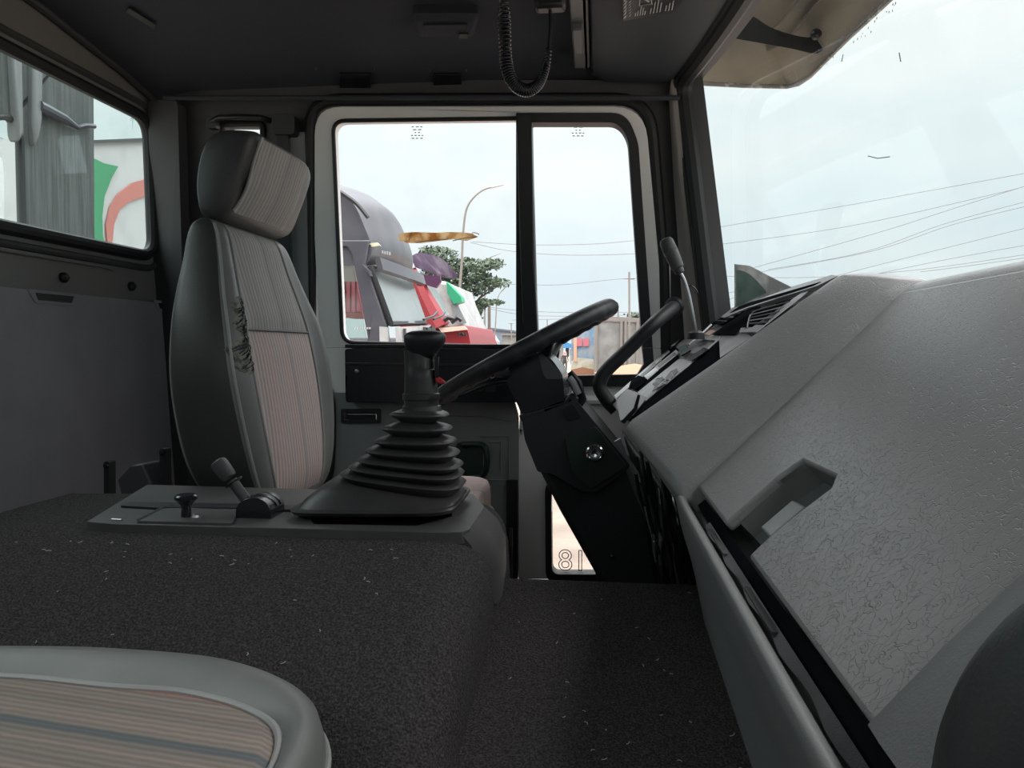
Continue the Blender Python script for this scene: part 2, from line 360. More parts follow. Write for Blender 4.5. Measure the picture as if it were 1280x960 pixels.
dpl(mb, [(400, 435), (655, 435), (655, 492), (404, 492)], [], .0, .03)
obj('door_skin', mb, 'doorwhite', door, bevel=.003)
mb = MB(); mb.tube([D(x, y, .008) for x, y in rnd([(651, 500), (836, 500)], 0)], .012, 8); obj('waist_roll', mb, 'doorwhite', door)
# glass runs and the divider
mb = MB(); mb.tube([D(x, y, .002) for x, y in glass_o], .005, 8, closed=True); obj('glass_run', mb, 'rubber', door)
mb = MB()
dpl(mb, [(645, 141), (664, 141), (668, 330), (673, 434.5), (655, 434.5), (650, 330)], [], .022, .05)
obj('window_divider', mb, 'black', door, bevel=.004)
mb = MB()
dpl(mb, rnd([(645, 434.9), (645, 141), (783, 141), (798, 178), (816, 434.9), (803, 434.9), (785, 172), (772, 153), (664, 153), (672, 434.9)], [0, 2, 24, 10, 0, 0, 12, 16, 3, 0]), [], .012, .04)
dpl(mb, [(672, 435), (654, 435), (668, 483), (812, 483), (818, 460), (816, 435), (803, 435), (805, 455), (797, 468), (697, 470), (685, 465)], [], .012, .04)
obj('quarter_frame', mb, 'rubber', door, bevel=.003)
mb = MB(); dpl(mb, [(x, y) for x, y in rnd([(414, 149), (648, 146), (656, 434.6), (426, 430)], 4)], [], -.014, .004); obj('pane', mb, 'glass', door)
mb = MB(); mb.add([D(x, y, -.014) for x, y in ((650, 150), (775, 150), (788, 175), (806, 434.9), (806, 472), (680, 472), (660, 434.9))], [(0, 1, 2, 3, 6), (6, 3, 4, 5)]); obj('quarter_pane', mb, 'glass', door)
# small etched stamps on the glass
def stamp(cx, cy):
    mb = MB(); rr = random.Random(cx)
    for j, (n, wd) in enumerate([(3, 4), (2, 5), (2, 3), (4, 3), (3, 4)]):
        for i in range(n):
            x = cx+(i-(n-1)/2)*(wd+1.4)-wd/2; y = cy+j*3.6
            mb.prism([D(a, b, -.0135) for a, b in ((x, y), (x+wd*rr.uniform(.5, 1), y), (x+wd*rr.uniform(.6, 1), y+1.1), (x, y+1.1))], (0, -.0006, 0))
    obj('glass_stamp', mb, 'piping', door, kind='stuff')
stamp(522, 158); stamp(723, 155)
# peeling film on the glass
mb = MB()
top = [(497, 296), (502, 291), (520, 290), (545, 291), (560, 290), (580, 290.5), (590, 292), (598, 296)]
bot = [(592, 298), (583, 301), (566, 299), (545, 301.5), (525, 304), (508, 303.5), (499, 300)]
dpl(mb, top+bot, [], -.011, .0015); obj('film_strip', mb, 'film', door, label='brown strip of peeling film stuck on the glass')
mb = MB()
for a, b in (((566, 301), (596, 296)), ((520, 303), (560, 299)), ((590, 291), (599, 293)), ((515, 290), (511, 301))): mb.tube([D(*a, -.010), D((a[0]+b[0])/2, (a[1]+b[1])/2-1, -.010), D(*b, -.010)], .0011, 5)
obj('film_shred', mb, 'label', door)
# black pocket panel
pk = [(431, 431), (838, 431), (838, 434.9), (431, 434.9)]
mb = MB(); dpl(mb, rnd([(431, 436), (700, 436), (690, 503), (432, 503)], 4), [], .05, .06); pan = obj('pocket_panel', mb, 'gloss', door, bevel=.006)
mb = MB(); dpl(mb, [(431, 430.5), (655, 430.5), (655, 434.9), (431, 434.9)], [], .045, .05); dpl(mb, rnd([(431, 453), (660, 455), (660, 458), (431, 456)], 0), [], .052, .003); obj('panel_ledge', mb, 'black', door, bevel=.001)
mb = MB(); mb.lathe([(.005, 0), (.005, .003), (.002, .004)], D(446, 464, .05), (0, -1, 0), 12); obj('screw', mb, 'steel', pan)
for i, (x, y) in enumerate(((584, 484), (596, 483), (612, 484))):
    mb = MB(); dpl(mb, rnd([(x-5, y-5), (x+7, y-6), (x+7, y+6), (x-6, y+6)], 2), [], .065, .02); obj('switch', mb, 'black', pan, bevel=.002)
# lower trim
mb = MB(); dpl(mb, rnd([(410, 491), (640, 491), (648, 520), (648, 716), (412, 716)], [3, 10, 6, 3, 3]), [rnd([(428, 513), (474, 513), (474, 527), (428, 527)], 3)], .014, .014)
trim = obj('lower_trim', mb, 'doorgrey', door, bevel=.003)
mb = MB()
for pts in ([(530, 520), (600, 520), (640, 526)], [(600, 545), (636, 545), (636, 600), (604, 600), (604, 560)], [(612, 552), (626, 552), (626, 590)]):
    mb.tube([D(*p, .0145) for p in pts], .0022, 6)
obj('embossed_line', mb, 'doorgrey', trim)
mb = MB(); dpl(mb, rnd([(426, 511), (476, 511), (476, 529), (426, 529)], 3), [rnd([(430, 515), (472, 515), (472, 525), (430, 525)], 2)], .018, .01)
dpl(mb, [(430, 515), (472, 515), (472, 525), (430, 525)], [], -.008, .002); dpl(mb, rnd([(434, 518), (470, 518), (470, 524), (434, 524)], 1), [], .008, .006)
obj('door_release', mb, 'black', door, bevel=.001)
mb = MB(); mb.tube(smooth([D(578, 556, .02), D(602, 556, .03), D(608, 566, .035), D(608, 585, .035), D(600, 596, .03), D(578, 596, .02)], 5), .008, 8); dpl(mb, rnd([(570, 553), (604, 553), (604, 600), (570, 600)], 6), [], .018, .008)
obj('door_handle', mb, mat('dark_green_plastic', (.01, .03, .02), .35), door, bevel=.002)
# lower look-down window
lw = rnd([(681, 598), (806, 604), (806, 728), (682, 728)], [18, 4, 0, 14]); li = rnd([(689, 606), (800, 612), (800, 718), (690, 718)], [18, 3, 0, 10])
mb = MB(); dpl(mb, lw, [li], .012, .045); obj('lower_window_frame', mb, 'rubber', door, bevel=.003)
mb = MB(); dpl(mb, [(686, 602), (804, 606), (804, 722), (686, 722)], [], -.015, .004); obj('lower_pane', mb, glass('lower_glass', (.97, .97, .95), .04, .3), door)
tm = text_mesh('18', .075, 'number', fill=False, bevel=.0011, extrude=0)
c = D(716, 702, -.010)
tm.v = [(c.x-x*1.0, c.y, c.z+y) for x, y, z in [(q[0], q[1], q[2]) for q in tm.v]]
tm2 = MB(); tm2.add([(x, y+(.001 if i % 2 else 0), z) for i, (x, y, z) in enumerate(tm.v)], tm.f)
obj('window_number', tm2, mat('dark_outline', (.16, .15, .13), .6), door, label='outlined number 18 seen from behind')
mb = MB(); dpl(mb, [(633, 600), (647, 600), (647, 724), (633, 724)], [], .02, .02); obj('trim_edge', mb, 'black', door)
mb = MB(); mb.tube([D(639, 660, .045), D(639, 722, .045)], .004, 8); obj('pull_rod', mb, 'steel', door)

# ---------------- windshield surface
def xw(Y, z): t = max(-1.25, min(1.25, Y-.8)); return .28-.13*z+(.15-.10*z)*(1-t*t)
def wsp(Y, z, off=0): return Vector((xw(Y, z)+off, Y, z))
WZ0, WZ1 = .0, .605
wl = rnd([(-.2, WZ0), (1.80, WZ0), (1.80, WZ1), (-.2, WZ1)], [.07, .05, .045, .07], 8)
dens = []
for i, p in enumerate(wl):
    q = wl[(i+1) % len(wl)]; k = max(1, int((Vector(q)-Vector(p)).length/.06))
    dens += [(p[0]+(q[0]-p[0])*j/k, p[1]+(q[1]-p[1])*j/k) for j in range(k)]
W2 = sempty('window_2', (.35, .8, .3))
mb = MB(); mb.tube([wsp(Y, z, -.012) for Y, z in dens], .020, 10, closed=True); struct('windshield_seal', mb, 'rubber', W2)
mb = MB(); mb.tube([wsp(Y+(.0 if Y < 1 else .0), z, -.030) for Y, z in dens], .007, 8, closed=True); struct('seal_lip', mb, 'rubber', W2)
mb = MB(); mb.grid(lambda u, v: wsp(-.22+2.04*u, WZ0-.02+(WZ1-WZ0+.04)*v, .0), 30, 10); struct('pane', mb, 'wglass', W2)
# hairline scratches and a smear of bird-dropping specks
mb = MB()
for pts in ([(1085, 195), (1097, 198), (1112, 196)], [(1124, 66), (1126, 77)], [(1054, 68), (1052, 77)]):
    mb.tube([ray(*p)*(wsp(1.0, .25).x/ray(*p).x*.995) for p in pts], .0006, 5)
obj('hair', mb, 'grey', W2)
# front wall: header above glass, cowl below
mb = MB(); N = 24
def cowl(z0, z1, x1):
    r = []
    for i in range(N+1):
        Y = -.5+2.5*i/N; r.append([wsp(Y, z0, -.004), Vector((x1(Y), Y, z1)), Vector((x1(Y)+.03, Y, z1)), wsp(Y, z0, .03)])
    return r
mb.loft(cowl(WZ1, .80, lambda Y: xw(Y, WZ1)-.06)); mb.loft(cowl(WZ0, -1.0, lambda Y: xw(Y, 0)+.0))
fw = struct('wall_front', mb, 'bwall')
mb = MB(); mb.loft([[wsp(Y, z, -.006), wsp(Y, z, .03), wsp(Y2, z, .03), wsp(Y2, z, -.006)] for z in (-.05, .1, .3, .5, .66) for Y, Y2 in ((1.79, 1.97),)]); struct('corner_post', mb, 'bwall', fw)
mb = MB(); mb.loft([[wsp(Y, z, -.006), wsp(Y, z, .03), wsp(Y2, z, .03), wsp(Y2, z, -.006)] for z in (-.05, .1, .3, .5, .66) for Y, Y2 in ((-.19, -.45),)]); struct('corner_post', mb, 'bwall', fw)
# pillar trim between the door and the windshield
L = [(836, 120), (842, 230), (850, 340), (856, 430), (862, 480)]; Rr = [(.635), (.40), (.20), (.05), (-.06)]
mb = MB(); rings = []
for (x, y), z in zip(L, Rr):
    a = D(x, y, .006); b = wsp(1.795, z, -.02); b2 = b+Vector((.02, .05, 0)); m_ = (a+b)/2+Vector((-.006, -.012, 0))
    rings.append([a, (a+m_)/2+Vector((0, -.004, 0)), m_, (m_+b)/2+Vector((0, -.002, 0)), b, b2, a+Vector((.01, .04, 0))])
mb.loft(rings); pt = struct('trim_3', mb, 'pillar', bevel=.002)

# ---------------- ceiling
prof = [(1.875, .618), (1.85, .624), (1.82, .632), (1.76, .645), (1.66, .662), (1.45, .688), (1.1, .715), (.8, .725), (.4, .715), (.1, .70), (-.2, .66), (-.42, .60)]
pr = smooth([(a, b, 0) for a, b in prof], 4)
mb = MB(); Xs = [-1.16, -1.08, -1.0, -.5, .0, .24]
mb.loft([[Vector((X, p.x, p.y-(.05 if X < -1.1 else .015 if X < -1.05 else 0))) for p in pr]+[Vector((X, p.x, .86)) for p in reversed(pr)] for X in Xs])
ceil = struct('ceiling', mb, 'liner')
def cz0(Y):
    for a, b in zip(pr, pr[1:]):
        if b.x <= Y <= a.x: return a.y+(b.y-a.y)*(a.x-Y)/(a.x-b.x)
    return .62
mb = MB(); mb.tube([D(x, 122, .035)+Vector((0, 0, 0)) for x in (205, 300, 390, 640, 850)], .006, 8); struct('roof_edge_bead', mb, 'liner', ceil)
mb = MB(); mb.tube([Vector((XR+.012, Y, cz0(Y)-.022)) for Y in (1.86, 1.7, 1.45, 1.2, .8, .2, -.3)], .008, 8); struct('roof_edge_bead', mb, 'bwall', ceil)
def cz(Y):
    for a, b in zip(pr, pr[1:]):
        if b.x <= Y <= a.x: return a.y+(b.y-a.y)*(a.x-Y)/(a.x-b.x)
    return .74
def C(px, py, off=0):
    d = ray(px, py); lo = .5; hi = 1.95
    for _ in range(40):
        m_ = (lo+hi)/2; p = d*(m_/d.y)
        if p.z > cz(m_): hi = m_
        else: lo = m_
    p = d*(lo/d.y); return p+Vector((0, -.35, -.94))*off
for pts in (((425, 90), (464, 90), (464, 107), (425, 107)), ((542, 90), (577, 90), (577, 107), (542, 107)), ((161, 6), (196, 28), (193, 33), (158, 12))):
    mb = MB(); mb.prism([C(*p, off=.003) for p in pts], (0, -.002, -.004)); struct('clip_recess', mb, 'black', ceil, bevel=.001)
for pts in (((395, 84), (396, 120)), ((468, 84), (468, 120)), ((538, 86), (538, 120)), ((583, 86), (583, 120))):
    mb = MB(); mb.tube([C(*p, off=.001) for p in pts], .0018, 6); struct('panel_joint', mb, 'linerpl', ceil)
# passenger side wall with its window opening (behind the camera)
mb = MB(); P2 = [(-1.15, -1.0), (.45, -1.0), (.45, .8), (-1.15, .8)]; H2 = rnd([(-.60, .06), (.10, .06), (.08, .57), (-.58, .57)], .05)
mb.prism([Vector((a, -.36, b)) for a, b in P2], (0, -.04, 0), [[Vector((a, -.36, b)) for a, b in H2]])
struct('wall_passenger_side', mb, 'bwall')
W4 = sempty('window_4', (-.28, -.38, .3)); mb = MB(); mb.prism([Vector((a, -.39, b)) for a, b in H2], (0, -.004, 0)); struct('pane', mb, 'glass', W4)
mb = MB(); mb.tube([Vector((a, -.355, b)) for a, b in H2], .012, 8, closed=True); struct('window_seal', mb, 'rubber', W4)

# ---------------- floor: raised carpeted step in front of the tunnel, falling to the wells
def stepz(Y):
    if Y > 1.09: return -.335-((Y-1.09)/.03)**2*.02
    return -.333-.16*(1.09-Y)-.05*(1.09-Y)**2
def fl(u, v):
    Y = [.05, .2, .35, .5, .65, .8, .9, 1.0, 1.06, 1.09, 1.105, 1.118, 1.125, 1.125][int(round(v*13))]
    X = -.20+.68*u; z = stepz(Y) if Y < 1.12 else -.37
    if int(round(v*13)) == 13: z = -.75
    z += .003*noise.noise(Vector((X*9, Y*9, 0)))
    return Vector((X, Y, z))
mb = MB(); mb.grid(fl, 24, 14); floor = struct('floor', mb, 'carpet')
mb = MB(); mb.prism([(-1.15, -.4, -.75), (.5, -.4, -.75), (.5, 1.95, -.75), (-1.15, 1.95, -.75)], (0, 0, -.04)); struct('lower_floor', mb, 'rubber', floor)

# ================================================================== THINGS IN THE CAB
# ---- engine cover with carpet
def hump(u, v):
    X = -1.080+.946*u; Y = .46+.70*v
    sY = max(0, .925-Y); z = -.236-.10*sY-1.5*sY*sY
    if sY > .3: z = -.236-.03-.135-(sY-.3)*1.2
    t = min(1, max(0, (-.84-X)/.2)); z -= .085*(t*t*(3-2*t))
    ed = .056-(-.134-X)
    if ed > 0: z -= .060*(1-math.sqrt(max(0, 1-(ed/.056)**2)))+(.0 if ed < .055 else 0)
    z += .003*noise.noise(Vector((X*7, Y*7, 3)))
    return Vector((X, Y, z))
mb = MB()
US = [i/30*.9 for i in range(30)]+[.9+.1*(1-math.cos(i/16*PI/2))**.0*(i/16) for i in range(17)]
rows = [[hump(u, j/36) for j in range(37)] for u in US]
rows.append([Vector((-.129, p.y, p.z-.10)) for p in rows[-1]]); rows.append([Vector((-.127, p.y, min(p.z-.3, -.7))) for p in rows[-1]])
mb.loft(rows, cap=False, closed=False)
eng = thing('engine_cover', (-.6, .7, -.7), 'carpeted hump over the engine between the two seats', 'engine cover')
obj('carpet', mb, 'carpet', eng, angle=60)
mb = MB(); rr = random.Random(5)
def lint(p, s):
    a = rr.uniform(0, 6.28); q = [p+Vector((math.cos(a+k*.5)*s*k, math.sin(a+k*.6)*s*k, .0015+.0006*k)) for k in range(3)]; mb.tube(q, .0004, 4)
for i in range(46):
    u, v = rr.uniform(.35, .9), rr.uniform(.34, .62); lint(hump(u, v), rr.uniform(.0012, .003))
for i in range(36):
    X = rr.uniform(-.1, .14); Y = rr.uniform(.58, 1.07); lint(Vector((X, Y, stepz(Y)+.003)), rr.uniform(.0012, .003))
o = obj('lint', mb, 'label'); tag(o, 'tiny pale bits of lint scattered over the dark carpet', 'lint'); o['kind'] = 'stuff'

# ---- plastic console on the engine cover
con = thing('centre_console', (-.4, 1.05, -.24), 'dark grey plastic console tray on top of the carpeted engine hump', 'console')
ZC = -.226
mb = MB()
opening = [aZ(x, y, ZC) for x, y in rnd([(386, 642), (388, 638), (560, 634), (566, 645), (520, 657), (392, 655)], 3)]
outl = [Vector((-.66, .925, ZC)), Vector((-.62, .918, ZC)), Vector((-.182, .918, ZC)), Vector((-.164, .924, ZC)), Vector((-.157, .94, ZC)), Vector((-.158, 1.075, ZC)), Vector((-.19, 1.17, ZC)), Vector((-.74, 1.19, ZC))]
mb.prism(outl, (0, 0, -.016), [opening])
obj('top_plate', mb, 'console', con, bevel=.004)
a = [Vector((-.186, .9185, ZC-.001)), Vector((-.166, .923, ZC-.001)), Vector((-.158, .94, ZC-.001)), Vector((-.157, 1.0, ZC-.001)), Vector((-.158, 1.078, ZC-.001))]
b = [Vector((-.180, .925, -.250)), Vector((-.150, .950, -.272)), Vector((-.130, .985, -.290)), Vector((-.1265, 1.02, -.290)), Vector((-.128, 1.078, -.268))]
mb = MB(); mb.loft([a, [p*.5+q*.5+Vector((.004, -.003, .004)) for p, q in zip(a, b)], b, [q+Vector((.001, -.001, -.045)) for q in b], [q+Vector((-.03, .02, -.045)) for q in b]], cap=False, closed=False)
obj('end_shoulder', mb, 'console', con)
mb = MB(); mb.prism([Vector((p.x, p.y, -.262)) for p in opening], (0, 0, -.004)); obj('well_floor', mb, 'black', con)
c = aZ(511, 653, -.25); mb = MB(); mb.lathe([(.004, 0), (.004, .01), (.002, .012)], c, (0, 0, 1), 10); obj('bolt', mb, 'chrome', con)
mb = MB(); mb.prism([aZ(x, y, ZC+.003) for x, y in rnd([(160, 627), (385, 631), (380, 637), (205, 635), (150, 632)], 2)], (0, 0, -.004)); obj('lever_slot', mb, 'black', con)
mb = MB(); mb.prism([aZ(x, y, ZC+.003) for x, y in rnd([(205, 634), (300, 635), (290, 654), (170, 651)], 3)], (0, 0, -.003)); obj('inset_plate', mb, 'console', con, bevel=.001)
mb = MB(); mb.tube([aZ(205, 633, ZC+.004), aZ(172, 650, ZC+.004)], .0015, 6); mb.tube([aZ(140, 649, ZC+.004), aZ(152, 650, ZC+.004)], .0015, 6); obj('plate_edge', mb, 'steel', con)

# ---- gear lever with bellows
YG = 1.05
gear = thing('gear_lever', aY(485, 640, YG), 'black truck gear lever rising from a tall ribbed rubber gaiter', 'gear lever')
def sect(l, yl, r, yr, hy, n=36, ex=3.2, yc=YG):
    kf = (yc-hy)/yc; yl = 435+(yl-435)*kf if yl > 500 else yl; yr = 435+(yr-435)*kf if yr > 500 else yr
    a = aY(l, yl, yc); b = aY(r, yr, yc); c = (a+b)/2; h = (b-a)/2; out = []
    for j in range(n):
        t = 2*PI*j/n; ct, st = math.cos(t), math.sin(t)
        out.append(c+h*(math.copysign(abs(ct)**(2/ex), ct))+Vector((0, math.copysign(abs(st)**(2/ex), st)*hy, 0)))
    return out
RG = [(489, 519, 560, 521, .036), (480, 537, 564, 539, .042), (471, 554, 569, 556, .048), (461, 566, 573, 573, .054), (452, 578, 577, 590, .060), (442, 588, 578, 603, .066), (432, 597, 580, 617, .070)]
secs = [sect(505, 508, 548, 508, .022, ex=2.2), sect(503, 514, 549, 514, .024, ex=2.4)]
for i, (l, yl, r, yr, hy) in enumerate(RG):
    secs.append(sect(l+9, yl-4, r-8, yr-4.5, hy*.86))
    secs.append(sect(l+2, yl-1.2, r-2, yr-1.8, hy*.97)); secs.append(sect(l, yl+.8, r, yr+.8, hy)); secs.append(sect(l+2, yl+2.6, r-2, yr+3.2, hy*.97))
    if i < 6:
        l2, yl2, r2, yr2, h2 = RG[i+1]
        secs.append(sect((l+l2)/2+(19-2*i), (yl+3+yl2-4)/2+.5, (r+r2)/2-(19-2*i), (yr+4+yr2-4)/2+.5, (hy+h2)/2*(.66+.03*i)))
secs += [sect(441, 604, 570, 627, .060), sect(428, 602, 574, 630, .070), sect(412, 615, 577, 634, .078, ex=4), sect(398, 629, 578, 638, .084, ex=5), sect(392, 640, 577, 640, .088, ex=6)]
mb = MB(); mb.loft(secs); obj('gaiter', mb, 'gaiter', gear, angle=75)
mb = MB(); mb.loft([sect(388, 640, 579, 640, .094, ex=6), sect(385, 643, 580, 643, .098, ex=6), sect(387, 647, 578, 647, .094, ex=6)]); obj('gaiter_flange', mb, 'gaiter', gear)
mb = MB(); cs = [(528, 518, 24), (527, 509, 23), (527, 508, 21), (527, 500, 21), (526.5, 499, 22.5), (526.5, 492, 22.5), (526.5, 491, 20.5), (526, 472, 19.5), (525.5, 462, 19), (524.5, 461, 18.2), (524, 446, 18), (523, 438, 17.5)]
mb.loft([sect(c-h, y, c+h, y, h/960*YG*.95, n=28, ex=2.3) for c, y, h in cs]); obj('shaft_grip', mb, 'gaiter', gear, angle=50)
mb = MB(); ks = [(526, 449, 16), (528, 442, 18.5), (530, 434, 22.5), (531, 427, 25), (531.5, 420.5, 25), (531.5, 416.5, 22.5), (531, 414, 16), (531, 413, 6)]
mb.loft([sect(c-h, y, c+h, y-.5, h/960*YG*.92, n=28, ex=2.6) for c, y, h in ks]); obj('knob', mb, 'black', gear, angle=70)
mb = MB(); mb.loft([[aY(x, y, YG-.014+k) for x, y in ((543.5, 445), (549, 446), (548.5, 472), (542.5, 472))] for k in (0, .012)]); obj('switch_slot', mb, 'gloss', gear, bevel=.001)
mb = MB(); mb.loft([[aY(x, y, YG-.013+k) for x, y in ((544, 469), (549, 471), (557, 477), (556, 480), (549, 480), (544, 477))] for k in (0, .01)]); obj('range_switch', mb, 'red', gear, bevel=.0015, label='small red range switch')

# ---- hand brake and console controls
YH = .985
hb = thing('hand_brake', aY(324, 652, YH), 'stubby black brake lever with a square knob on a domed block', 'brake lever')
A = aY(324, 652, YH); r_ = 24/960*YH; mb = MB()
pf = [(-r_, 0), (r_, 0), (r_, .016)]+[(r_*math.cos(t), .016+.020*math.sin(t)) for t in [PI*k/12 for k in range(1, 12)]]+[(-r_, .016)]
mb.prism([A+Vector((x, -.018, z)) for x, z in pf], (0, .045, 0)); obj('housing', mb, 'gloss', hb, bevel=.003)
mb = MB()
for k in (0, 1):
    yy = .002+k*.014
    mb.loft([[A+Vector(((r_+.001)*math.cos(t), yy+d, .017+.0212*math.sin(t))) for t in [PI*j/14 for j in range(1, 12)]] for d in (0, .006)], cap=False, closed=False)
obj('slot_rib', mb, 'grey', hb)
mb = MB(); a, b = aY(310, 628, YH+.01), aY(290, 601, YH+.01); mb.cyl(a, b, .0075, 14); obj('stalk', mb, 'grey', hb)
mb = MB(); n_ = (b-a).normalized(); mb.lathe([(.004, 0), (.013, .0008), (.013, .002), (.004, .003)], aY(293, 604, YH+.01), n_, 16); obj('collar', mb, 'black', hb)
mb = MB(); rings = []
for k, s_ in ((0, .0085), (.004, .0098), (.022, .0105), (.027, .0095), (.029, .007)):
    c = aY(287, 597, YH+.01)+n_*k; u = n_.cross(Vector((0, 1, 0))).normalized(); v_ = Vector((0, 1, 0)); rings.append([c+(u*math.copysign(abs(math.cos(t))**.6, math.cos(t))+v_*math.copysign(abs(math.sin(t))**.6, math.sin(t)))*s_ for t in [2*PI*j/20 for j in range(20)]])
mb.loft(rings); obj('knob', mb, 'grey', hb)
p = aZ(233, 647, ZC+.0015); pk_ = thing('push_knob', p, 'small black mushroom knob on the console left of the brake lever', 'knob')
mb = MB(); mb.lathe([(.018, 0), (.018, .0012), (.006, .0015)], p, (0, 0, 1), 20); obj('escutcheon', mb, 'black', pk_)
mb = MB(); mb.lathe([(.0065, .001), (.0062, .015), (.010, .021), (.0145, .025), (.0148, .029), (.012, .031), (.004, .0305)], p, (0, 0, 1), 20); obj('knob', mb, 'gloss', pk_)
mb = MB(); q = aZ(244, 646, ZC+.003); mb.lathe([(.007, 0), (.006, .003), (.002, .004)], q, (0, 0, 1), 12); obj('cover_cap', mb, 'steel', pk_)
# dark box and belt stalks behind the console
YB = 1.32
c0 = aY(176, 632, 1.25)
mb = MB(); mb.prism([aY(x, y, 1.30) for x, y in ((146, 601), (165, 581), (178, 580), (197, 622), (194, 650), (160, 650))], (.01, .05, 0))
o = obj('storage_box', mb, 'grey', bevel=.003); tag(o, 'dark angular plastic box tilted against the rear wall beside the seat', 'box')
for i, (x, y0, y1, wd, lb) in enumerate(((133, 577, 645, 3.2, 'black strap stalk standing at the rear wall, left of the tilted box'), (203, 561, 640, 3.6, 'taller black belt stalk between the tilted box and the driver seat'))):
    t_ = thing('belt_stalk', aY(x, y1, YB), lb, 'seat belt stalk'); mb = MB(); mb.prism([aY(a, b, YB) for a, b in rnd([(x-wd, y0), (x+wd, y0), (x+wd+.5, y1), (x-wd, y1)], 2.5)], (0, .02, 0)); obj('strap', mb, 'rubber', t_, bevel=.002)
    mb = MB(); mb.lathe([(.005, 0), (.005, .003), (.002, .004)], aY(x, y0+5, YB), (0, -1, 0), 10); obj('rivet', mb, 'gloss', t_)

# ---- driver seat
seat = thing('driver_seat', (-.45, 1.43, -.6), 'tall grey driver seat with striped cloth facing and torn side bolster', 'seat')
def ring_back(z, xf, xb, yc, hy, bol, n=48):
    hy *= .94; xb += .006
    """horizontal section: front face towards +X, bolsters at the edges"""
    out = []
    for j in range(n):
        t = 2*PI*j/n; c, s_ = math.cos(t), math.sin(t); ex = 4.2
        u = math.copysign(abs(c)**(2/ex), c); v_ = math.copysign(abs(s_)**(2/ex), s_)
        x = (xf+xb)/2+u*(xf-xb)/2
        if u > 0: x += bol*(math.exp(-((abs(v_)-.87)/.12)**2))-bol*.3*max(0, abs(v_)-.94)/.06
        out.append(Vector((x, yc+v_*hy, z)))
    return out
zs = [(-.30, -.575, -.66, .150, .004), (-.26, -.560, -.70, .175, .012), (-.20, -.562, -.722, .205, .018), (-.12, -.572, -.73, .228, .022), (-.04, -.585, -.732, .238, .024), (.04, -.600, -.730, .228, .022), (.10, -.616, -.728, .205, .016), (.15, -.630, -.724, .183, .012), (.195, -.642, -.720, .168, .008), (.215, -.652, -.712, .160, .004), (.226, -.668, -.70, .145, 0)]
YS = 1.415
dense = smooth([Vector((a, b, 0)) for a, b, c, d, e_ in zs], 4); d2 = smooth([Vector((c, d, e_)) for a, b, c, d, e_ in zs], 4)
def hyz(z_off):
    z = z_off
    for a, b, c, d in zip(dense, dense[1:], d2, d2[1:]):
        if a.x <= z <= b.x: return c.y+(d.y-c.y)*(z-a.x)/(b.x-a.x)
    return .15
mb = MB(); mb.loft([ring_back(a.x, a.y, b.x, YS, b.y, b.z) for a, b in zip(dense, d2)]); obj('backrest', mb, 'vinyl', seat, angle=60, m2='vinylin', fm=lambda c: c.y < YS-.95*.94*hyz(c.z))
_dummy = 0
def backpt(z, v, off=.0):
    zz = [a.x for a in dense]; i = max(0, min(len(zz)-2, next((k for k in range(len(zz)-1) if zz[k] <= z <= zz[k+1]), len(zz)-2)))
    t = (z-zz[i])/(zz[i+1]-zz[i]); xf = dense[i].y*(1-t)+dense[i+1].y*t; hy = d2[i].y*(1-t)+d2[i+1].y*t; bol = d2[i].z*(1-t)+d2[i+1].z*t
    x = xf+bol*math.exp(-((abs(v)-.87)/.12)**2); ex = 4.2; u = (1-min(1, abs(v))**ex)**(1/ex); xb = d2[i].x*(1-t)+d2[i+1].x*t
    x = (xf+xb)/2+u*(xf-xb)/2+bol*math.exp(-((abs(v)-.87)/.12)**2)-bol*.3*max(0, abs(v)-.94)/.06
    return Vector((x+off, YS+v*hy*.94, z))
VL = lambda z: -.60 if z > .0 else -.60+(.0)*z
def cl(lo, hi, name, m, off=.004):
    mb = MB(); nu, nv = 26, 22; F_ = []; B_ = []
    mb.grid(lambda a, b: backpt(lo+(hi-lo)*a, (-.76+1.36*b), off*min(1, 6*min(a, 1-a, b, 1-b)+.25)), nu, nv); return obj(name, mb, m, seat, angle=80)
cl(-.275, .030, 'cloth_facing', 'cloth'); cl(.034, .216, 'upper_cloth_facing', 'headcloth')
for v_ in (-.78, .62, -.95):
    mb = MB(); mb.tube([backpt(-.27+.485*k/30, v_, .002) for k in range(31)], .0028, 8); obj('piping', mb, 'piping', seat)
mb = MB(); mb.tube([backpt(.032, -.76+1.36*k/16, .003) for k in range(17)], .002, 6); obj('cross_seam', mb, 'grey', seat)
mb = MB(); nn = 14
def tear(a, b):
    z = -.045+.135*a; w_ = (.10+.05*math.sin(a*9)+.04*math.sin(a*23))*math.sin(PI*min(1, a*1.0+.02))**.4
    return backpt(z, -.865+(b-.5)*1.5*w_-.02*math.sin(a*5), .0025*(1 if 0 < b < 1 and 0 < a < 1 else -.3))
mb.grid(tear, 20, 8); obj('torn_patch', mb, 'crack', seat, label='cracked patch of vinyl showing pale foam')
mb = MB(); rr = random.Random(3)
for k in range(70):
    a = rr.uniform(.03, .92); b = rr.uniform(.1, .8); p = tear(a, b); q = tear(min(1, a+rr.uniform(.03, .09)), min(1, b+rr.uniform(.15, .5))); mb.tube([p+Vector((.001, 0, 0)), (p+q)/2+Vector((.004, -.001, 0)), q+Vector((.001, 0, 0))], .0009, 4)
obj('frayed_thread', mb, 'black', seat, kind='stuff')
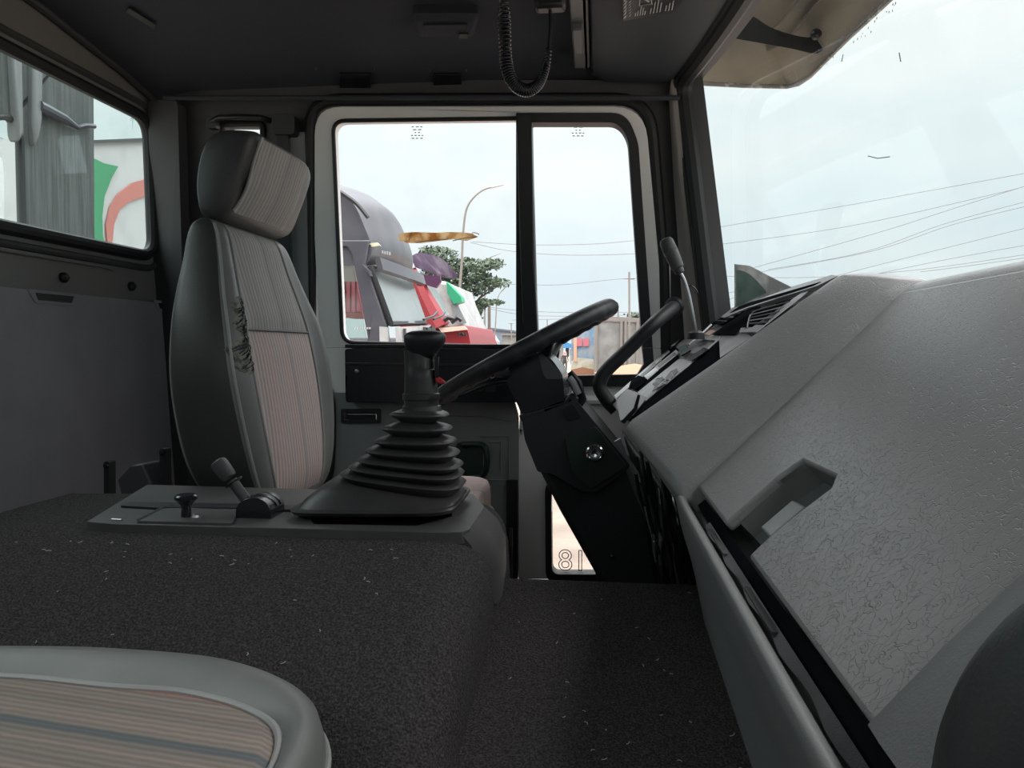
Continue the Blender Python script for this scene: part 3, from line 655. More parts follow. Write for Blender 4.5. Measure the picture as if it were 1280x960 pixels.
# headrest
hp = [(-.688, .232), (-.645, .228), (-.615, .285), (-.588, .362), (-.605, .378), (-.668, .370), (-.695, .30)]
sp = smooth([Vector((a, b, 0)) for a, b in hp], 4, closed=True)
cx_, cz_ = -.645, .30
mb = MB(); rings = []
for Y, s_ in ((1.275, .80), (1.279, .90), (1.286, .965), (1.30, 1.0), (1.36, 1.01), (1.42, 1.015), (1.50, 1.01), (1.53, .985), (1.55, .93), (1.565, .86), (1.572, .76)):
    rings.append([Vector((cx_+(p.x-cx_)*s_, Y, cz_+(p.y-cz_)*s_)) for p in sp])
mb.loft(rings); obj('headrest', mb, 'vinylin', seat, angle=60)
mb = MB()
fr = [(-.642, .240), (-.628, .262), (-.613, .29), (-.60, .325), (-.586, .365)]
frs = smooth([Vector((a, b, 0)) for a, b in fr], 5)
mb.grid(lambda a, b: Vector((frs[int(round(a*20))].x+.006+.004*math.sin(PI*b)-.012*max(0, b-.9)/.1, 1.302+.235*b, frs[int(round(a*20))].y-.002)), 21, 12); obj('headrest_facing', mb, 'headcloth', seat)
mb = MB(); mb.tube([Vector((q.x+.007, 1.297+.004*math.sin(i*.3), q.y)) for i, q in enumerate(frs)], .0028, 8); obj('headrest_piping', mb, 'piping', seat)
for Y in (1.37, 1.50):
    mb = MB(); mb.cyl((-.675, Y, .19), (-.672, Y, .26), .006, 12); obj('headrest_post', mb, 'steel', seat)
# cushion
def cush(xa, xb, ya, yb, zt, zb, n=44, ex=4.5, ztop=None):
    rings = []
    for z, s_ in ((zb, .96), (zb+.02, 1.0), (zt-.03, 1.0), (zt-.012, .985), (zt-.004, .95), (zt, .88)):
        rings.append([Vector(((xa+xb)/2+math.copysign(abs(math.cos(t))**(2/ex), math.cos(t))*(xb-xa)/2*s_, (ya+yb)/2+math.copysign(abs(math.sin(t))**(2/ex), math.sin(t))*(yb-ya)/2*s_, z)) for t in [2*PI*j/n for j in range(n)]])
    return rings
mb = MB(); mb.loft(cush(-.66, -.20, 1.21, 1.64, -.318, -.44)); obj('cushion', mb, 'vinyl', seat, angle=50)
mb = MB(); mb.loft(cush(-.36, -.208, 1.27, 1.60, -.268, -.34, ex=3.2)); obj('cushion_cloth', mb, 'cloth', seat, angle=50)
mb = MB(); mb.box((-.43, 1.44, -.50), (.36, .34, .18)); mb.box((-.43, 1.44, -.66), (.44, .40, .12)); obj('seat_base', mb, 'black', seat, bevel=.01)
# ---- headrest side: grab handle, belt anchor
gh = thing('ceiling_grab_bar', D(303, 150, .03), 'dark bar handle above the driver headrest', 'handle')
mb = MB(); mb.tube([D(x, y, o_) for x, y, o_ in ((264, 152, 0), (274, 147, .02), (300, 146, .022), (326, 147, .02), (338, 151, .0))], .0065, 10); obj('bar', mb, 'black', gh)
mb = MB(); dpl(mb, rnd([(258, 144), (270, 144), (270, 160), (258, 160)], 3), [], .008, .02); obj('mount', mb, 'black', gh, bevel=.002)
ba = thing('belt_anchor', D(352, 160, .02), 'black seat belt guide on the pillar behind the driver headrest', 'seat belt')
mb = MB(); dpl(mb, rnd([(340, 142), (368, 142), (368, 168), (340, 168)], 6), [], .03, .04); obj('guide', mb, 'black', ba, bevel=.004)
mb = MB(); mb.prism([D(346, 165, .02), D(360, 165, .02), D(366, 470, .012), D(350, 470, .012)], (0, .002, 0)); obj('webbing', mb, 'rubber', ba)
ch = thing('coat_hook', aX(212, 146, XR+.02), 'black round coat hook in the upper rear corner', 'hook')
c = aY(212, 147, 1.86); mb = MB(); mb.lathe([(.017, 0), (.017, .006), (.012, .01), (.004, .011)], c, (.3, -1, 0), 16); obj('plate', mb, 'black', ch)
mb = MB(); mb.tube([c+Vector(q) for q in ((0, -.01, 0), (.004, -.03, -.004), (.006, -.038, .006), (.006, -.036, .016))], .003, 8); obj('hook', mb, 'black', ch)

# ---- passenger seat cushion (foreground)
ps = thing('passenger_seat', (-.5, .35, -.7), 'grey vinyl passenger seat cushion with striped cloth, cropped at lower left', 'seat')
ZP = -.275
oc = [(-.90, .60), (-.72, .632), (-.56, .650), (-.44, .662), (-.34, .655), (-.27, .628), (-.222, .590), (-.192, .54), (-.180, .47), (-.180, .38), (-.19, .25), (-.21, .10), (-.30, .03), (-.9, .02)]
oc = smooth([Vector((a-.012, b+(.012 if b > .3 else 0), 0)) for a, b in oc], 5, closed=True)
cc = Vector((-.56, .33, 0))
wf = None; sg = 1
def offs(d, dz, zz=None): 
    n = len(oc); out = []
    for i, p in enumerate(oc):
        t = (oc[(i+1) % n]-oc[i-1]).normalized(); nn_ = Vector((t.y, -t.x, 0)); out.append(p+nn_*d*(wf[i] if wf and d*sg < 0 else 1)+Vector((0, 0, ZP+dz)))
    return out
_i = 20; _t = (oc[_i+1]-oc[_i-1]).normalized(); sg = 1 if Vector((_t.y, -_t.x, 0)).dot(oc[_i]-cc) > 0 else -1
def off2(d, dz): return offs(d*sg, dz)
n = len(oc); wid = []
for i in range(n):
    t = (oc[(i+1) % n]-oc[i-1]).normalized(); ny = Vector((t.y, -t.x, 0))*sg; wid.append(.024+.050*max(0, ny.y)**1.2)
wid = [sum(wid[(i+k) % n] for k in range(-3, 4))/7*(1.0-.16*math.exp(-((oc[i].x+.62)/.12)**2)+.12*math.exp(-((oc[i].x+.40)/.08)**2)) for i in range(n)]
wf = [q/.060 for q in wid]
mb = MB(); mb.loft([off2(-.06, -.115), off2(-.02, -.108), off2(-.003, -.09), off2(.002, -.05), off2(0, -.026), off2(-.006, -.010), off2(-.016, -.002), off2(-.028, .0), off2(-.042, -.003), off2(-.054, -.010), off2(-.062, -.020)]); obj('bolster', mb, 'vinyl', ps, angle=60)
def wring(extra, dz):
    out = []
    for i, p in enumerate(oc):
        t = (oc[(i+1) % n]-oc[i-1]).normalized(); nn_ = Vector((t.y, -t.x, 0))*sg; out.append(p-nn_*(wid[i]+extra)+Vector((0, 0, ZP+dz)))
    return out
mb = MB(); mb.tube(wring(-.002, -.010), .0032, 8, closed=True); obj('piping', mb, 'piping', ps)
mb = MB(); r0 = [wring(-.004, -.024), wring(.0, -.011), wring(.010, -.006), wring(.03, -.006)]
rc = [[cc+Vector((0, 0, ZP-.008))+(q-(cc+Vector((0, 0, ZP-.008))))*s_ for q in r0[-1]] for s_ in (.6, .3, .05)]
mb.loft(r0+rc); obj('cloth_facing', mb, 'cloth2', ps, angle=70)
mb = MB(); mb.tube(off2(.002, -.038), .0028, 8, closed=True); obj('edge_seam', mb, 'piping', ps)
mb = MB(); mb.box((-.55, .25, -.57), (.4, .30, .36)); obj('seat_base', mb, 'black', ps, bevel=.01)

# ---- steering wheel and column
YW = 1.50
sw = thing('steering_wheel', aY(668, 440, YW), 'large black steering wheel seen nearly edge-on', 'steering wheel')
p0, p1 = aY(556, 494, YW), aY(762, 384, YW); cw = (p0+p1)/2; ax_d = (p1-p0).normalized(); RW = (p1-p0).length/2
axv = Vector((0, 1, 0)); nw = ax_d.cross(axv).normalized()
if nw.z < 0: nw = -nw
NS = 96; mb = MB(); rings = []
for k in range(NS):
    t = 2*PI*k/NS; rd = ax_d*math.cos(t)+axv*math.sin(t)
    rm = .0145+.0034*abs(math.cos(t*16))
    ctr = cw+rd*RW
    rings.append([ctr+(rd*math.cos(a)+nw*math.sin(a))*(rm if math.sin(a) < .3 else .0160) for a in [2*PI*j/14 for j in range(14)]])
mb.loft(rings, loop=True, cap=False); obj('rim', mb, mat('wheel_rubber', (.018, .019, .021), .5, .5, 90, bdist=.001, col2=(.045, .047, .05), cscale=25, cstops=(.5, .62)), sw, angle=80)
hubc = cw-nw*.055
for s_ in (-1, 1):
    for q in (-1, 1):
        rd = (ax_d*q*.35+axv*s_).normalized(); mb = MB(); mb.tube([hubc+rd*.02+nw*.01, hubc+rd*.08+nw*.025, cw+rd*(RW-.01)-nw*.006], [.012, .010, .009], 10, flat=1.4); obj('spoke', mb, 'black', sw)
mb = MB(); mb.lathe([(.032, -.03), (.036, -.005), (.034, .018), (.028, .026), (.01, .03)], hubc+nw*.0, nw, 28); obj('hub', mb, 'black', sw)
colm = thing('steering_column', aY(760, 715, 1.45), 'black steering column shroud with ignition lock under the wheel', 'steering column')
mb = MB(); Yc = 1.38
upo = rnd([(636, 452), (680, 440), (692, 452), (703, 468), (706, 500), (652, 520), (648, 508), (634, 480)], 4)
mb.prism([aY(x, y, Yc) for x, y in upo], (0, .22, 0)); obj('upper_shroud', mb, 'gloss', colm, bevel=.018, seg=4)
mb = MB(); mb.prism([aY(x, y, Yc-.004) for x, y in rnd([(673, 444), (678, 442), (701, 466), (703, 474), (683, 474), (679, 468)], 2)], (0, .01, 0)); obj('shroud_facet', mb, 'grey', colm, bevel=.002)
mb = MB(); mb.prism([aY(x, y, Yc-.012) for x, y in ((648, 519), (708, 502), (714, 490), (724, 497), (722, 508), (652, 528))], (0, .24, 0)); obj('collar', mb, 'black', colm, bevel=.003)
mb = MB(); mb.prism([aY(x, y, Yc-.02) for x, y in rnd([(652, 524), (722, 502), (746, 531), (788, 582), (784, 588), (744, 616), (727, 614), (690, 592), (672, 590), (656, 550)], 4)], (0, .24, 0)); sh = obj('lower_shroud', mb, 'black', colm, bevel=.012, seg=3)
mb = MB(); mb.prism([aY(x, y, Yc-.030) for x, y in rnd([(706, 549), (744, 533), (784, 583), (738, 612), (716, 592)], 4)], (0, .02, 0)); obj('lock_face', mb, mat('green_black_plastic', (.010, .020, .016), .4), colm, bevel=.006, seg=3)
mb = MB(); mb.prism([aY(x, y, Yc-.024) for x, y in rnd([(702, 512), (716, 505), (726, 522), (710, 526)], 2)], (0, .02, 0)); obj('recess_cover', mb, 'gloss', colm, bevel=.003)
c = aY(743.5, 566, Yc-.030)
lk = MB(); lk.lathe([(.0155, 0), (.0155, .004), (.013, .006), (.0115, .0035), (.004, .0035), (.003, .003)], c, (0, -1, 0), 28); lo = obj('ignition_lock', lk, 'chrome', colm)
mb = MB(); mb.box(c+Vector((0, -.005, 0)), (.010, .002, .0024), Matrix.Rotation(.35, 3, 'Y')); obj('key_slot', mb, 'black', lo)
mb = MB(); mb.prism([aY(x, y, Yc+.01) for x, y in ((672, 585), (790, 580), (812, 640), (824, 722), (838, 800), (762, 800), (744, 718), (700, 640))], (0, .16, 0)); obj('column_trunk', mb, mat('matt_black_trunk', (.008, .009, .011), .7), colm, bevel=.012, seg=3)
mb = MB(); mb.lathe([(.004, 0), (.004, .003), (.001, .004)], aY(765, 696, Yc+.01), (0, -1, 0), 10); obj('screw', mb, 'gloss', colm)
mb = MB(); mb.tube([aY(x, y, Yc) for x, y in ((704, 528), (716, 518), (727, 498), (722, 478), (712, 465))], [.010, .010, .011, .010, .007], 12, flat=.6); obj('front_stalk', mb, 'gloss', colm)
mb = MB(); mb.tube([aY(x, y, Yc-.01) for x, y in ((711, 472), (716, 478), (723, 493))], [.008, .0085, .0085], 10, flat=.5); obj('stalk_face', mb, 'grey', colm)
mb = MB(); mb.tube([aY(x, y, 1.55) for x, y in ((672, 478), (650, 470), (614, 476), (600, 482), (560, 500), (552, 505))], [.012, .012, .015, .011, .005, .004], 12, flat=.6); obj('rear_stalk', mb, 'gloss', colm)
mb = MB(); mb.tube([aY(x, y, 1.50) for x, y in ((613, 471), (630, 463.5))], [.0045, .003], 10); obj('stalk_tip', mb, 'steel', colm, label='bright end of the stalk')

# ---- dashboard
dash = thing('dashboard', (.3, .9, -.3), 'grey wrinkle-grained truck dashboard sloping up toward the windshield', 'dashboard')
LIP, CR = Vector((.128, 0, -.176)), Vector((.381, 0, .079))
sl = (CR-LIP); SLN = sl.length; sld = sl.normalized(); nS = Vector((-sld.z, 0, sld.x))
def SLp(px, py): return aP(px, py, LIP, nS)
def sy(s, Y, h=0): return LIP+sld*s+Vector((0, Y, 0))+nS*h
def to_s(p): return (p-LIP).dot(sld)
pocket = [(916, 645), (971, 597), (1002, 575), (1043, 595), (1037, 610), (1008, 632), (960, 671), (949, 682)]
pk2 = [(to_s(SLp(*p)), SLp(*p).y) for p in pocket]
S1 = SLN-.014
out = [(0, .12), (0, pk2[-1][1])] + [(max(.0, a), b) for a, b in reversed(pk2[1:-1])] + [(0, pk2[0][1]), (0, .992), (S1, .992), (S1, .12)]
mb = MB(); mb.prism([sy(s, Y) for s, Y in out], nS*-.012)
lid = obj('passenger_lid', mb, 'dash', dash, bevel=.004, seg=3)
lid.name = 'glove_box_lid'
mb = MB(); cr = [sy(S1-.006, 0, -.002), sy(S1+.004, 0, -.0015), sy(S1+.014, 0, -.003), sy(S1+.028, 0, -.010), sy(S1+.040, 0, -.024), Vector((.43, 0, .05))]
crs = smooth(cr, 4); mb.loft([[p+Vector((0, Y, 0)) for p in crs]+[p+Vector((.0, Y, -.03)) for p in reversed(crs)] for Y in (.12, .992)]); obj('crest', mb, 'dash', dash, angle=60)
inn = [sy(s, Y, -.030) for s, Y in pk2]; topp = [sy(s, Y, -.004) for s, Y in pk2]
mb = MB(); nP = len(inn); mb.add(topp+inn, [(i, i+1, nP+i+1, nP+i) for i in range(nP-1)]+[tuple(range(nP, 2*nP))]); obj('grip_recess', mb, 'dash_smooth', lid, angle=50)
mb = MB(); mb.prism([aP(x, y, LIP-nS*.014, nS) for x, y in ((950, 659), (991, 624), (1007, 633), (962, 671))], nS*-.006); obj('latch_plate', mb, 'panel', lid, bevel=.002)
# lower body under the lid, with shoulder and gap
lp = [(.165, -.205), (.135, -.205), (.124, -.208), (.114, -.194), (.106, -.187), (.101, -.192), (.103, -.205), (.110, -.235), (.122, -.275), (.134, -.33), (.149, -.40), (.167, -.48), (.19, -.6), (.20, -.80), (.26, -.80)]
lps = smooth([Vector((a, 0, b)) for a, b in lp], 3)
mb = MB(); mb.loft([[p+Vector((.0+(.012 if Y > .99 else 0), Y, -.004 if Y > .99 else 0)) for p in lps]+[Vector((.28, Y, -.8)), Vector((.28, Y, -.2))] for Y in (.10, .3, .6, .9, .985, .998)]); obj('lower_body', mb, 'dash_smooth', dash, angle=50)
mb = MB(); mb.loft([[Vector((.126, Y, -.196)), Vector((.135, Y, -.188)), Vector((.139, Y, -.194)), Vector((.130, Y, -.203))] for Y in (.12, .3, .5, .7, .85, .97)]); obj('gap_shade', mb, 'mblack', dash)  # strip painted black for the shadow in the gap under the lid
mb = MB(); mb.loft([[Vector((.119+.002*math.sin(Y*60), Y, -.196)), Vector((.125, Y, -.192)), Vector((.125, Y, -.2))] for Y in [.12+.02*k for k in range(38)]]); obj('torn_edge', mb, 'black', dash)
for Y in (.58, .78):
    mb = MB(); mb.box((.122, Y, -.1935), (.006, .10, .0016)); obj('hinge_leaf', mb, 'grey', dash)
# end moulding nearest the camera
mb = MB(); yy = SLp(1200, 810).y
mb.loft([[sy(s, Y, h) for s, h in zip([0, .05, .12, .22, SLN], [hh, hh+.004, hh+.006, hh+.004, hh])]+[sy(SLN, Y, -.05), sy(0, Y, -.05)] for Y, hh in ((yy+.004, -.004), (yy-.008, .006), (yy-.03, .010), (.08, .012))]); obj('near_moulding', mb, 'dash_smooth', dash, angle=50)
mb = MB(); mb.tube(smooth([aY(1255, 1100, .27), aY(1262, 1010, .27), aY(1285, 925, .26), aY(1345, 850, .25), aY(1440, 790, .24)], 5), .024, 16); obj('grab_moulding', mb, 'grey', dash, label='dark rounded moulding at the near end')
# rim between passenger side and instrument bay
DA, DB, DC = aY(790, 525, 1.12), aY(1045, 345, 1.12), aY(905, 392, 1.70)
near = [Vector((.17, 1.0, -.26)), Vector((.12, 1.0, -.225)), aY(843, 612, 1.0), aY(848, 598, 1.0), aY(862, 586, 1.0), aY(1000, 465, 1.0), aY(1110, 372, 1.0), aY(1138, 354, 1.0), Vector((.41, 1.0, .082)), Vector((.44, 1.0, .05)), Vector((.44, 1.0, -.1))]
far = [Vector((.13, 1.12, -.22)), Vector((.085, 1.12, -.165)), aY(784, 545, 1.12), aY(781, 533, 1.12), aY(791, 523, 1.12), aY(900, 448, 1.12), aY(1010, 370, 1.12), aY(1046, 345, 1.12), aY(1070, 343, 1.12), Vector((.43, 1.12, .09)), Vector((.44, 1.12, -.1))]
mid = [a*.5+b*.5+Vector((-.004, 0, .005)) for a, b in zip(near, far)]; near2 = [p+Vector((0, -.006, 0)) for p in near]
near_in = [p+Vector((.008, -.010, -.010)) for p in near]; far_in = [p+Vector((.006, .006, -.006)) for p in far]
mb = MB(); R1 = [near_in, near, [a*.9+b*.1+Vector((-.003, 0, .004)) for a, b in zip(near, far)], mid, [a*.12+b*.88+Vector((-.002, 0, .003)) for a, b in zip(near, far)], far, far_in]
mb.loft(R1, closed=True); obj('bay_rim', mb, 'dash', dash, bevel=.004, seg=3, angle=50)
# instrument bay deck
nK = (DB-DA).cross(DC-DA).normalized()
if nK.z < 0: nK = -nK
def K(px, py, h=0): return aP(px, py, DA+nK*h, nK)
def KT(px, py, h=0): return K(px, py, -.0085+h*.36)
def slab(name, pts, h, th, m, bev=.002, par=None, **k):
    h = -.0085+h*.36; th = max(.0012, th*.22)
    mb = MB(); mb.prism([K(x, y, h) for x, y in pts], nK*-th); return obj(name, mb, m, par or dash, bevel=bev, **k)
slab('bay_deck', [(800, 530), (1046, 347), (926, 379), (893, 402), (868, 424), (800, 475), (764, 503), (776, 520)], -.022, .03, 'dash_smooth')
slab('bay_hood', [(1047, 345), (1040, 343.5), (926, 377), (901, 396), (906, 397), (934, 385), (1022, 357)], .012, .03, 'dash', .0)
slab('hood_band', [(1026, 352), (926, 381), (912, 391), (934, 383), (1016, 357)], .014, .004, 'mblack', .0)
slab('tray_shade', [(799, 531), (788, 520), (899, 425), (902, 445)], -.012, .004, 'mblack', .0)  # flat slab; the dark of the deep trough is painted as matte black
slab('tray_lip', [(869, 427), (876, 421), (901, 417), (930, 415), (940, 421), (900, 447), (899, 426), (880, 424)], -.006, .004, 'panel', .0)
slab('switch_panel', [(806, 501), (797, 490), (848, 449), (868, 450)], -.006, .004, 'panel', .0)
slab('dark_channel', [(797, 489), (793, 485), (846, 441), (849, 447)], -.004, .004, 'mblack', .0)
slab('lit_panel', [(809, 474), (805, 470), (819, 459), (823, 462)], .000, .003, 'white', .0)  # brightness of the lit panel put into the colour as white
slab('slot_panel', [(823, 462), (819, 458), (845, 437), (849, 441)], -.002, .003, 'panel', .0)
slab('slot', [(824, 459), (821, 457), (843, 440), (845, 442)], .000, .002, 'grey', .0)
slab('outer_ledge', [(770, 498), (768, 494), (820, 449), (834, 436), (837, 439), (822, 453)], -.002, .004, 'panel', .0)
slab('ledge_inset', [(797, 472), (818, 453), (821, 455), (800, 474)], .001, .002, 'grey', .0)
slab('outer_block', [(775, 526), (770, 500), (784, 486), (796, 490), (808, 496), (790, 518)], .002, .012, 'dash_smooth', .001)
slab('block_groove', [(776, 527), (792, 510), (797, 493), (800, 494), (796, 512), (780, 529)], .004, .002, 'mblack', .0)
slab('small_switch', [(786, 483), (789, 475), (798, 469), (806, 472), (804, 479), (793, 487)], .006, .006, 'mblack', .001)
slab('pillar_ledge', [(840, 430), (850, 412), (900, 400), (892, 404), (868, 424), (850, 438)], -.012, .004, 'dash_smooth', .0)
slab('storage_cup', [(833, 431), (846, 419), (851, 423), (838, 436)], .004, .008, 'grey', .001)
mb = MB(); mb.tube([KT(861, 431, .004), KT(875, 419, .008), KT(889, 406, .008)], .0022, 8); obj('chrome_rail', mb, 'panel', dash)
mb = MB(); mb.tube([KT(806, 501, -.004), KT(860, 457, -.004), KT(901, 422, -.004)], .0018, 8); obj('tray_edge', mb, 'panel', dash)
for pts, nl in ((((935, 407), (941, 387), (992, 372), (955, 407)), 5), (((889, 404), (925, 383), (940, 383), (902, 405)), 4)):
    v = slab('air_vent', list(pts), .004, .016, 'mblack', .002)
    for k in range(nl):
        t = (k+.7)/(nl+.4); a = KT(pts[0][0]+(pts[1][0]-pts[0][0])*t, pts[0][1]+(pts[1][1]-pts[0][1])*t, .006); b = KT(pts[3][0]+(pts[2][0]-pts[3][0])*t, pts[3][1]+(pts[2][1]-pts[3][1])*t, .006)
        mb = MB(); mb.tube([a, b], .0016, 6, flat=.5); obj('louvre', mb, 'panel' if k % 2 else 'grey', v)
slab('vent_hub', [(890, 418), (938, 384), (951, 383), (936, 392), (932, 404), (918, 418)], .004, .004, 'mblack', .0)
mb = MB(); mb.tube(smooth([KT(x, y, .006) for x, y in ((934, 410), (937, 396), (946, 388), (970, 381))], 4), .0012, 6); obj('vent_ring', mb, 'steel', dash)
slab('vent_sill', [(924, 415), (945, 415), (1010, 364), (1006, 363), (940, 409), (926, 410)], .004, .004, 'panel', .0)
slab('vent_label', [(880, 418), (888, 412), (894, 413), (886, 419)], .001, .002, mat('tan_label', (.45, .30, .22), .6), .0)
# loose objects on the dash
nv = thing('pocket_gadget', KT(855, 440, .0), 'small black electronic gadget with a faint teal display, on the instrument panel', 'gadget')
slab('body', [(851.5, 444), (847, 435), (857.5, 429.5), (863, 437)], .010, .016, 'black', .003, nv)
slab('display', [(853, 441), (850, 435.5), (857, 431.5), (860, 436.5)], .0115, .001, mat('teal_display', (.05, .13, .14), .3), 0, nv)
ph = thing('black_pouch', KT(868, 445, .0), 'flat black pouch lying behind the small gadget on the instrument panel', 'pouch')
slab('pouch_body', [(856, 448), (866, 450), (886, 436), (873, 432)], .004, .012, 'gloss', .003, ph)
slab('flap', [(862, 441), (868, 442), (880, 434), (873, 433)], .006, .003, 'grey', .001, ph)
kr = thing('key_ring', KT(832, 470, .0), 'bunch of dark keys with chain lying on the light switch panel', 'keys')
mb = MB(); mb.tube([KT(826+4*math.cos(t)*1.6, 476+3.6*math.sin(t), .006) for t in [2*PI*k/16 for k in range(16)]], .0010, 6, closed=True); obj('ring', mb, 'steel', kr)
for pts in (((815, 489), (820, 480), (832, 474), (834, 478)), ((830, 474), (838, 464), (846, 460), (846, 465), (836, 475)), ((815, 480), (828, 470), (830, 473), (820, 483))):
    slab('key', list(pts), .006, .004, 'black', .001, kr)
mb = MB(); mb.tube([KT(x, y, .007) for x, y in ((822, 484), (828, 478), (834, 480), (838, 474), (842, 470), (840, 466))], .0012, 6); obj('chain', mb, 'steel', kr)

# hanging cables and dark boards under the dash
mb = MB(); mb.prism([(.20, 1.0, -.15), (.20, 1.9, -.12), (.25, 1.9, -.8), (.25, 1.0, -.8)], (.02, 0, 0)); obj('under_panel', mb, 'black', dash)
mb = MB(); mb.prism([aY(x, y, 1.16) for x, y in ((780, 545), (835, 620), (885, 700), (905, 860), (880, 850), (838, 760), (822, 700), (816, 620), (788, 575))], (0, .12, 0)); obj('kick_cover', mb, mat('dull_black_sheet', (.008, .008, .01), .5, .6, 25, bdist=.01), dash, bevel=.006)
cab = thing('cable_bundle', aY(850, 700, 1.12), 'tangle of black cables hanging under the dashboard beside the column', 'cables')
rr = random.Random(11)
for k in range(11):
    x0 = rr.uniform(792, 845); pts = []; y = rr.uniform(560, 620); x = x0
    while y < 850:
        pts.append(aY(x+rr.uniform(-5, 5)+(y-560)*.20, y, rr.uniform(1.09, 1.15))); y += rr.uniform(30, 55)
    mb = MB(); mb.tube(smooth(pts, 5), rr.uniform(.0016, .0035), 7); obj('cable', mb, 'gloss' if k % 2 else 'rubber', cab)
mb = MB(); mb.tube([aY(x, y, 1.11) for x, y in ((806, 633), (811, 655), (815, 670), (817, 690), (823, 712))], .0013, 6); obj('bright_wire', mb, 'steel', cab, label='thin bright wire')
mb = MB(); mb.prism([aY(x, y, 1.36) for x, y in ((768, 552), (786, 575), (782, 565), (776, 548))], (0, .01, 0)); obj('bracket', mb, 'steel', cab)

# ---- pillar grab bar
gb = thing('grab_bar', D(843, 382, .05), 'thick black bent grab bar from the windshield pillar down to the dash', 'grab bar')
Yg = 1.68
pts = [aY(842, 384, 1.76), aY(836, 389, 1.73), aY(815, 407, Yg), aY(785, 437, Yg), aY(760, 461, Yg), aY(751, 474, Yg), aY(750, 485, Yg), aY(758, 499, Yg), aY(770, 512, Yg)]
mb = MB(); mb.tube(smooth(pts, 6), .0155, 14); obj('bar', mb, 'rubber', gb)
mb = MB(); mb.lathe([(.022, 0), (.022, .006), (.017, .01)], aY(843, 383, 1.775), (-.3, -1, -.2), 18); obj('flange', mb, 'black', gb)
# ---- gooseneck lamp / microphone on the dash
gn = thing('gooseneck_microphone', aY(870, 416, 1.62), 'black gooseneck microphone standing on the dash by the pillar', 'microphone')
mb = MB(); mb.tube(smooth([aY(x, y, 1.60) for x, y in ((870, 416), (866, 395), (861, 370), (855, 350), (848, 338))], 5), .0042, 10); obj('neck', mb, 'steel', gn)
a, b = aY(850, 341, 1.60), aY(831, 298, 1.60); mb = MB(); dd = (b-a); ln = dd.length; mb.lathe([(.005, -.002), (.0095, .0), (.0105, .006), (.010, .009), (.0135, .012), (.0155, ln*.6), (.0150, ln*.62), (.0155, ln*.64), (.0145, ln*.9), (.011, ln*.98), (.004, ln)], a, dd, 18); obj('head', mb, 'grey', gn)
mb = MB(); mb.lathe([(.018, -.01), (.016, .003), (.008, .008)], aY(870, 418, 1.60), (0, 0, 1), 16); obj('foot', mb, 'black', gn)
mb = MB(); mb.tube(smooth([aY(x, y, 1.72) for x, y in ((858, 360), (864, 357), (870, 362), (872, 366))], 4), .0015, 6); obj('wire_clip', mb, 'black', gn)

# ---- curled card between dash and windshield
cd = thing('curled_card', aY(940, 378, 1.52), 'curled grey and green printed card between the dash and windshield', 'card')
def cf(a, b):
    x = 918+(a*72); yt = 330+(0 if a < .28 else ((a-.28)/.72)**1.15*27)+a*2; yb = 385-a*26; y = yt+(yb-yt)*b
    p = aY(x, y, 1.50-.16*a); return p+Vector((0, .02*math.sin(a*PI), 0))
mb = MB(); g = [[cf(i/18, j/8) for j in range(9)] for i in range(19)]; v = [q for r in g for q in r]; m9 = len(v)
fs = [(i*9+j, (i+1)*9+j, (i+1)*9+j+1, i*9+j+1) for i in range(18) for j in range(8)]; mb.add(v+[q+Vector((0, .0012, 0)) for q in v], fs+[tuple(k+m9 for k in reversed(f)) for f in fs])
obj('card', mb, translucent(mat('grey_card', (.75, .75, .73), .6, col2=(.5, .5, .5), cscale=22), .45), cd)
mb = MB(); arc = [(.03, 1.0), (.03, .16)]+[(.03+.60*math.sin(t), 1.15-1.02*math.cos(t)) for t in [PI/2*k/10 for k in range(0, 9)]]
gp = [cf(min(1, a), min(1, max(0, b)))+Vector((0, -.0015, 0)) for a, b in arc]; mb.add(gp, [tuple(range(len(gp)))])
obj('green_print', mb, translucent(mat('green_print', (.38, .52, .47), .6, col2=(.30, .42, .38), cscale=30), .4), cd)
mb = MB()
for k in range(16):
    a = .08+.027*k; b0 = .62+.1*math.sin(k); p, q = cf(a, b0)+Vector((0, -.003, 0)), cf(a, b0+.14)+Vector((0, -.003, 0)); mb.tube([p, q], .0006, 4)
obj('print_line', mb, 'grey', cd, kind='stuff')

# ---- overhead console above the windshield, rail, sticker
oh = thing('overhead_console', (.1, 1.2, .62), 'dark overhead storage console running along the roof above the windshield', 'overhead console')
mb = MB(); Xa = -.015
Ys = [-.3, .2, .8, 1.3, 1.6, 1.74, 1.80]
mb.loft([[Vector((Xa, Y, .66)), Vector((Xa, Y, .615 if Y < 1.78 else .625)), Vector((Xa+.03, Y, .607)), Vector((xw(Y, .6)-.05, Y, .600)), Vector((xw(Y, .6)-.012, Y, .612)), Vector((xw(Y, .6)-.012, Y, .76)), Vector((Xa, Y, .76))] for Y in Ys]); obj('shelf_body', mb, mat('dark_teal_plastic', (.030, .037, .045), .65, .2, 400, bdist=.001), oh, bevel=.004)
mb = MB(); mb.prism([(Xa-.004, Y, z) for Y, z in ((-.3, .655), (1.72, .645), (1.72, .612), (-.3, .612))], (-.012, 0, 0)); mb.loft([[Vector((-.052, Y, .652)), Vector((-.052, Y, .612)), Vector((-.020, Y, .612)), Vector((-.020, Y, .652))] for Y in (-.3, 1.72)]); obj('rail', mb, 'linerpl', oh, bevel=.003)
mb = MB(); mb.loft([[Vector((-.050, Y, .614)), Vector((-.050, Y, .598)), Vector((-.030, Y, .598)), Vector((-.030, Y, .614))] for Y in (1.48, 1.60)]); obj('rail_clip', mb, 'linerpl', oh, bevel=.003)
def OC(px, py, h=0): return aZ(px, py, .6035-h)
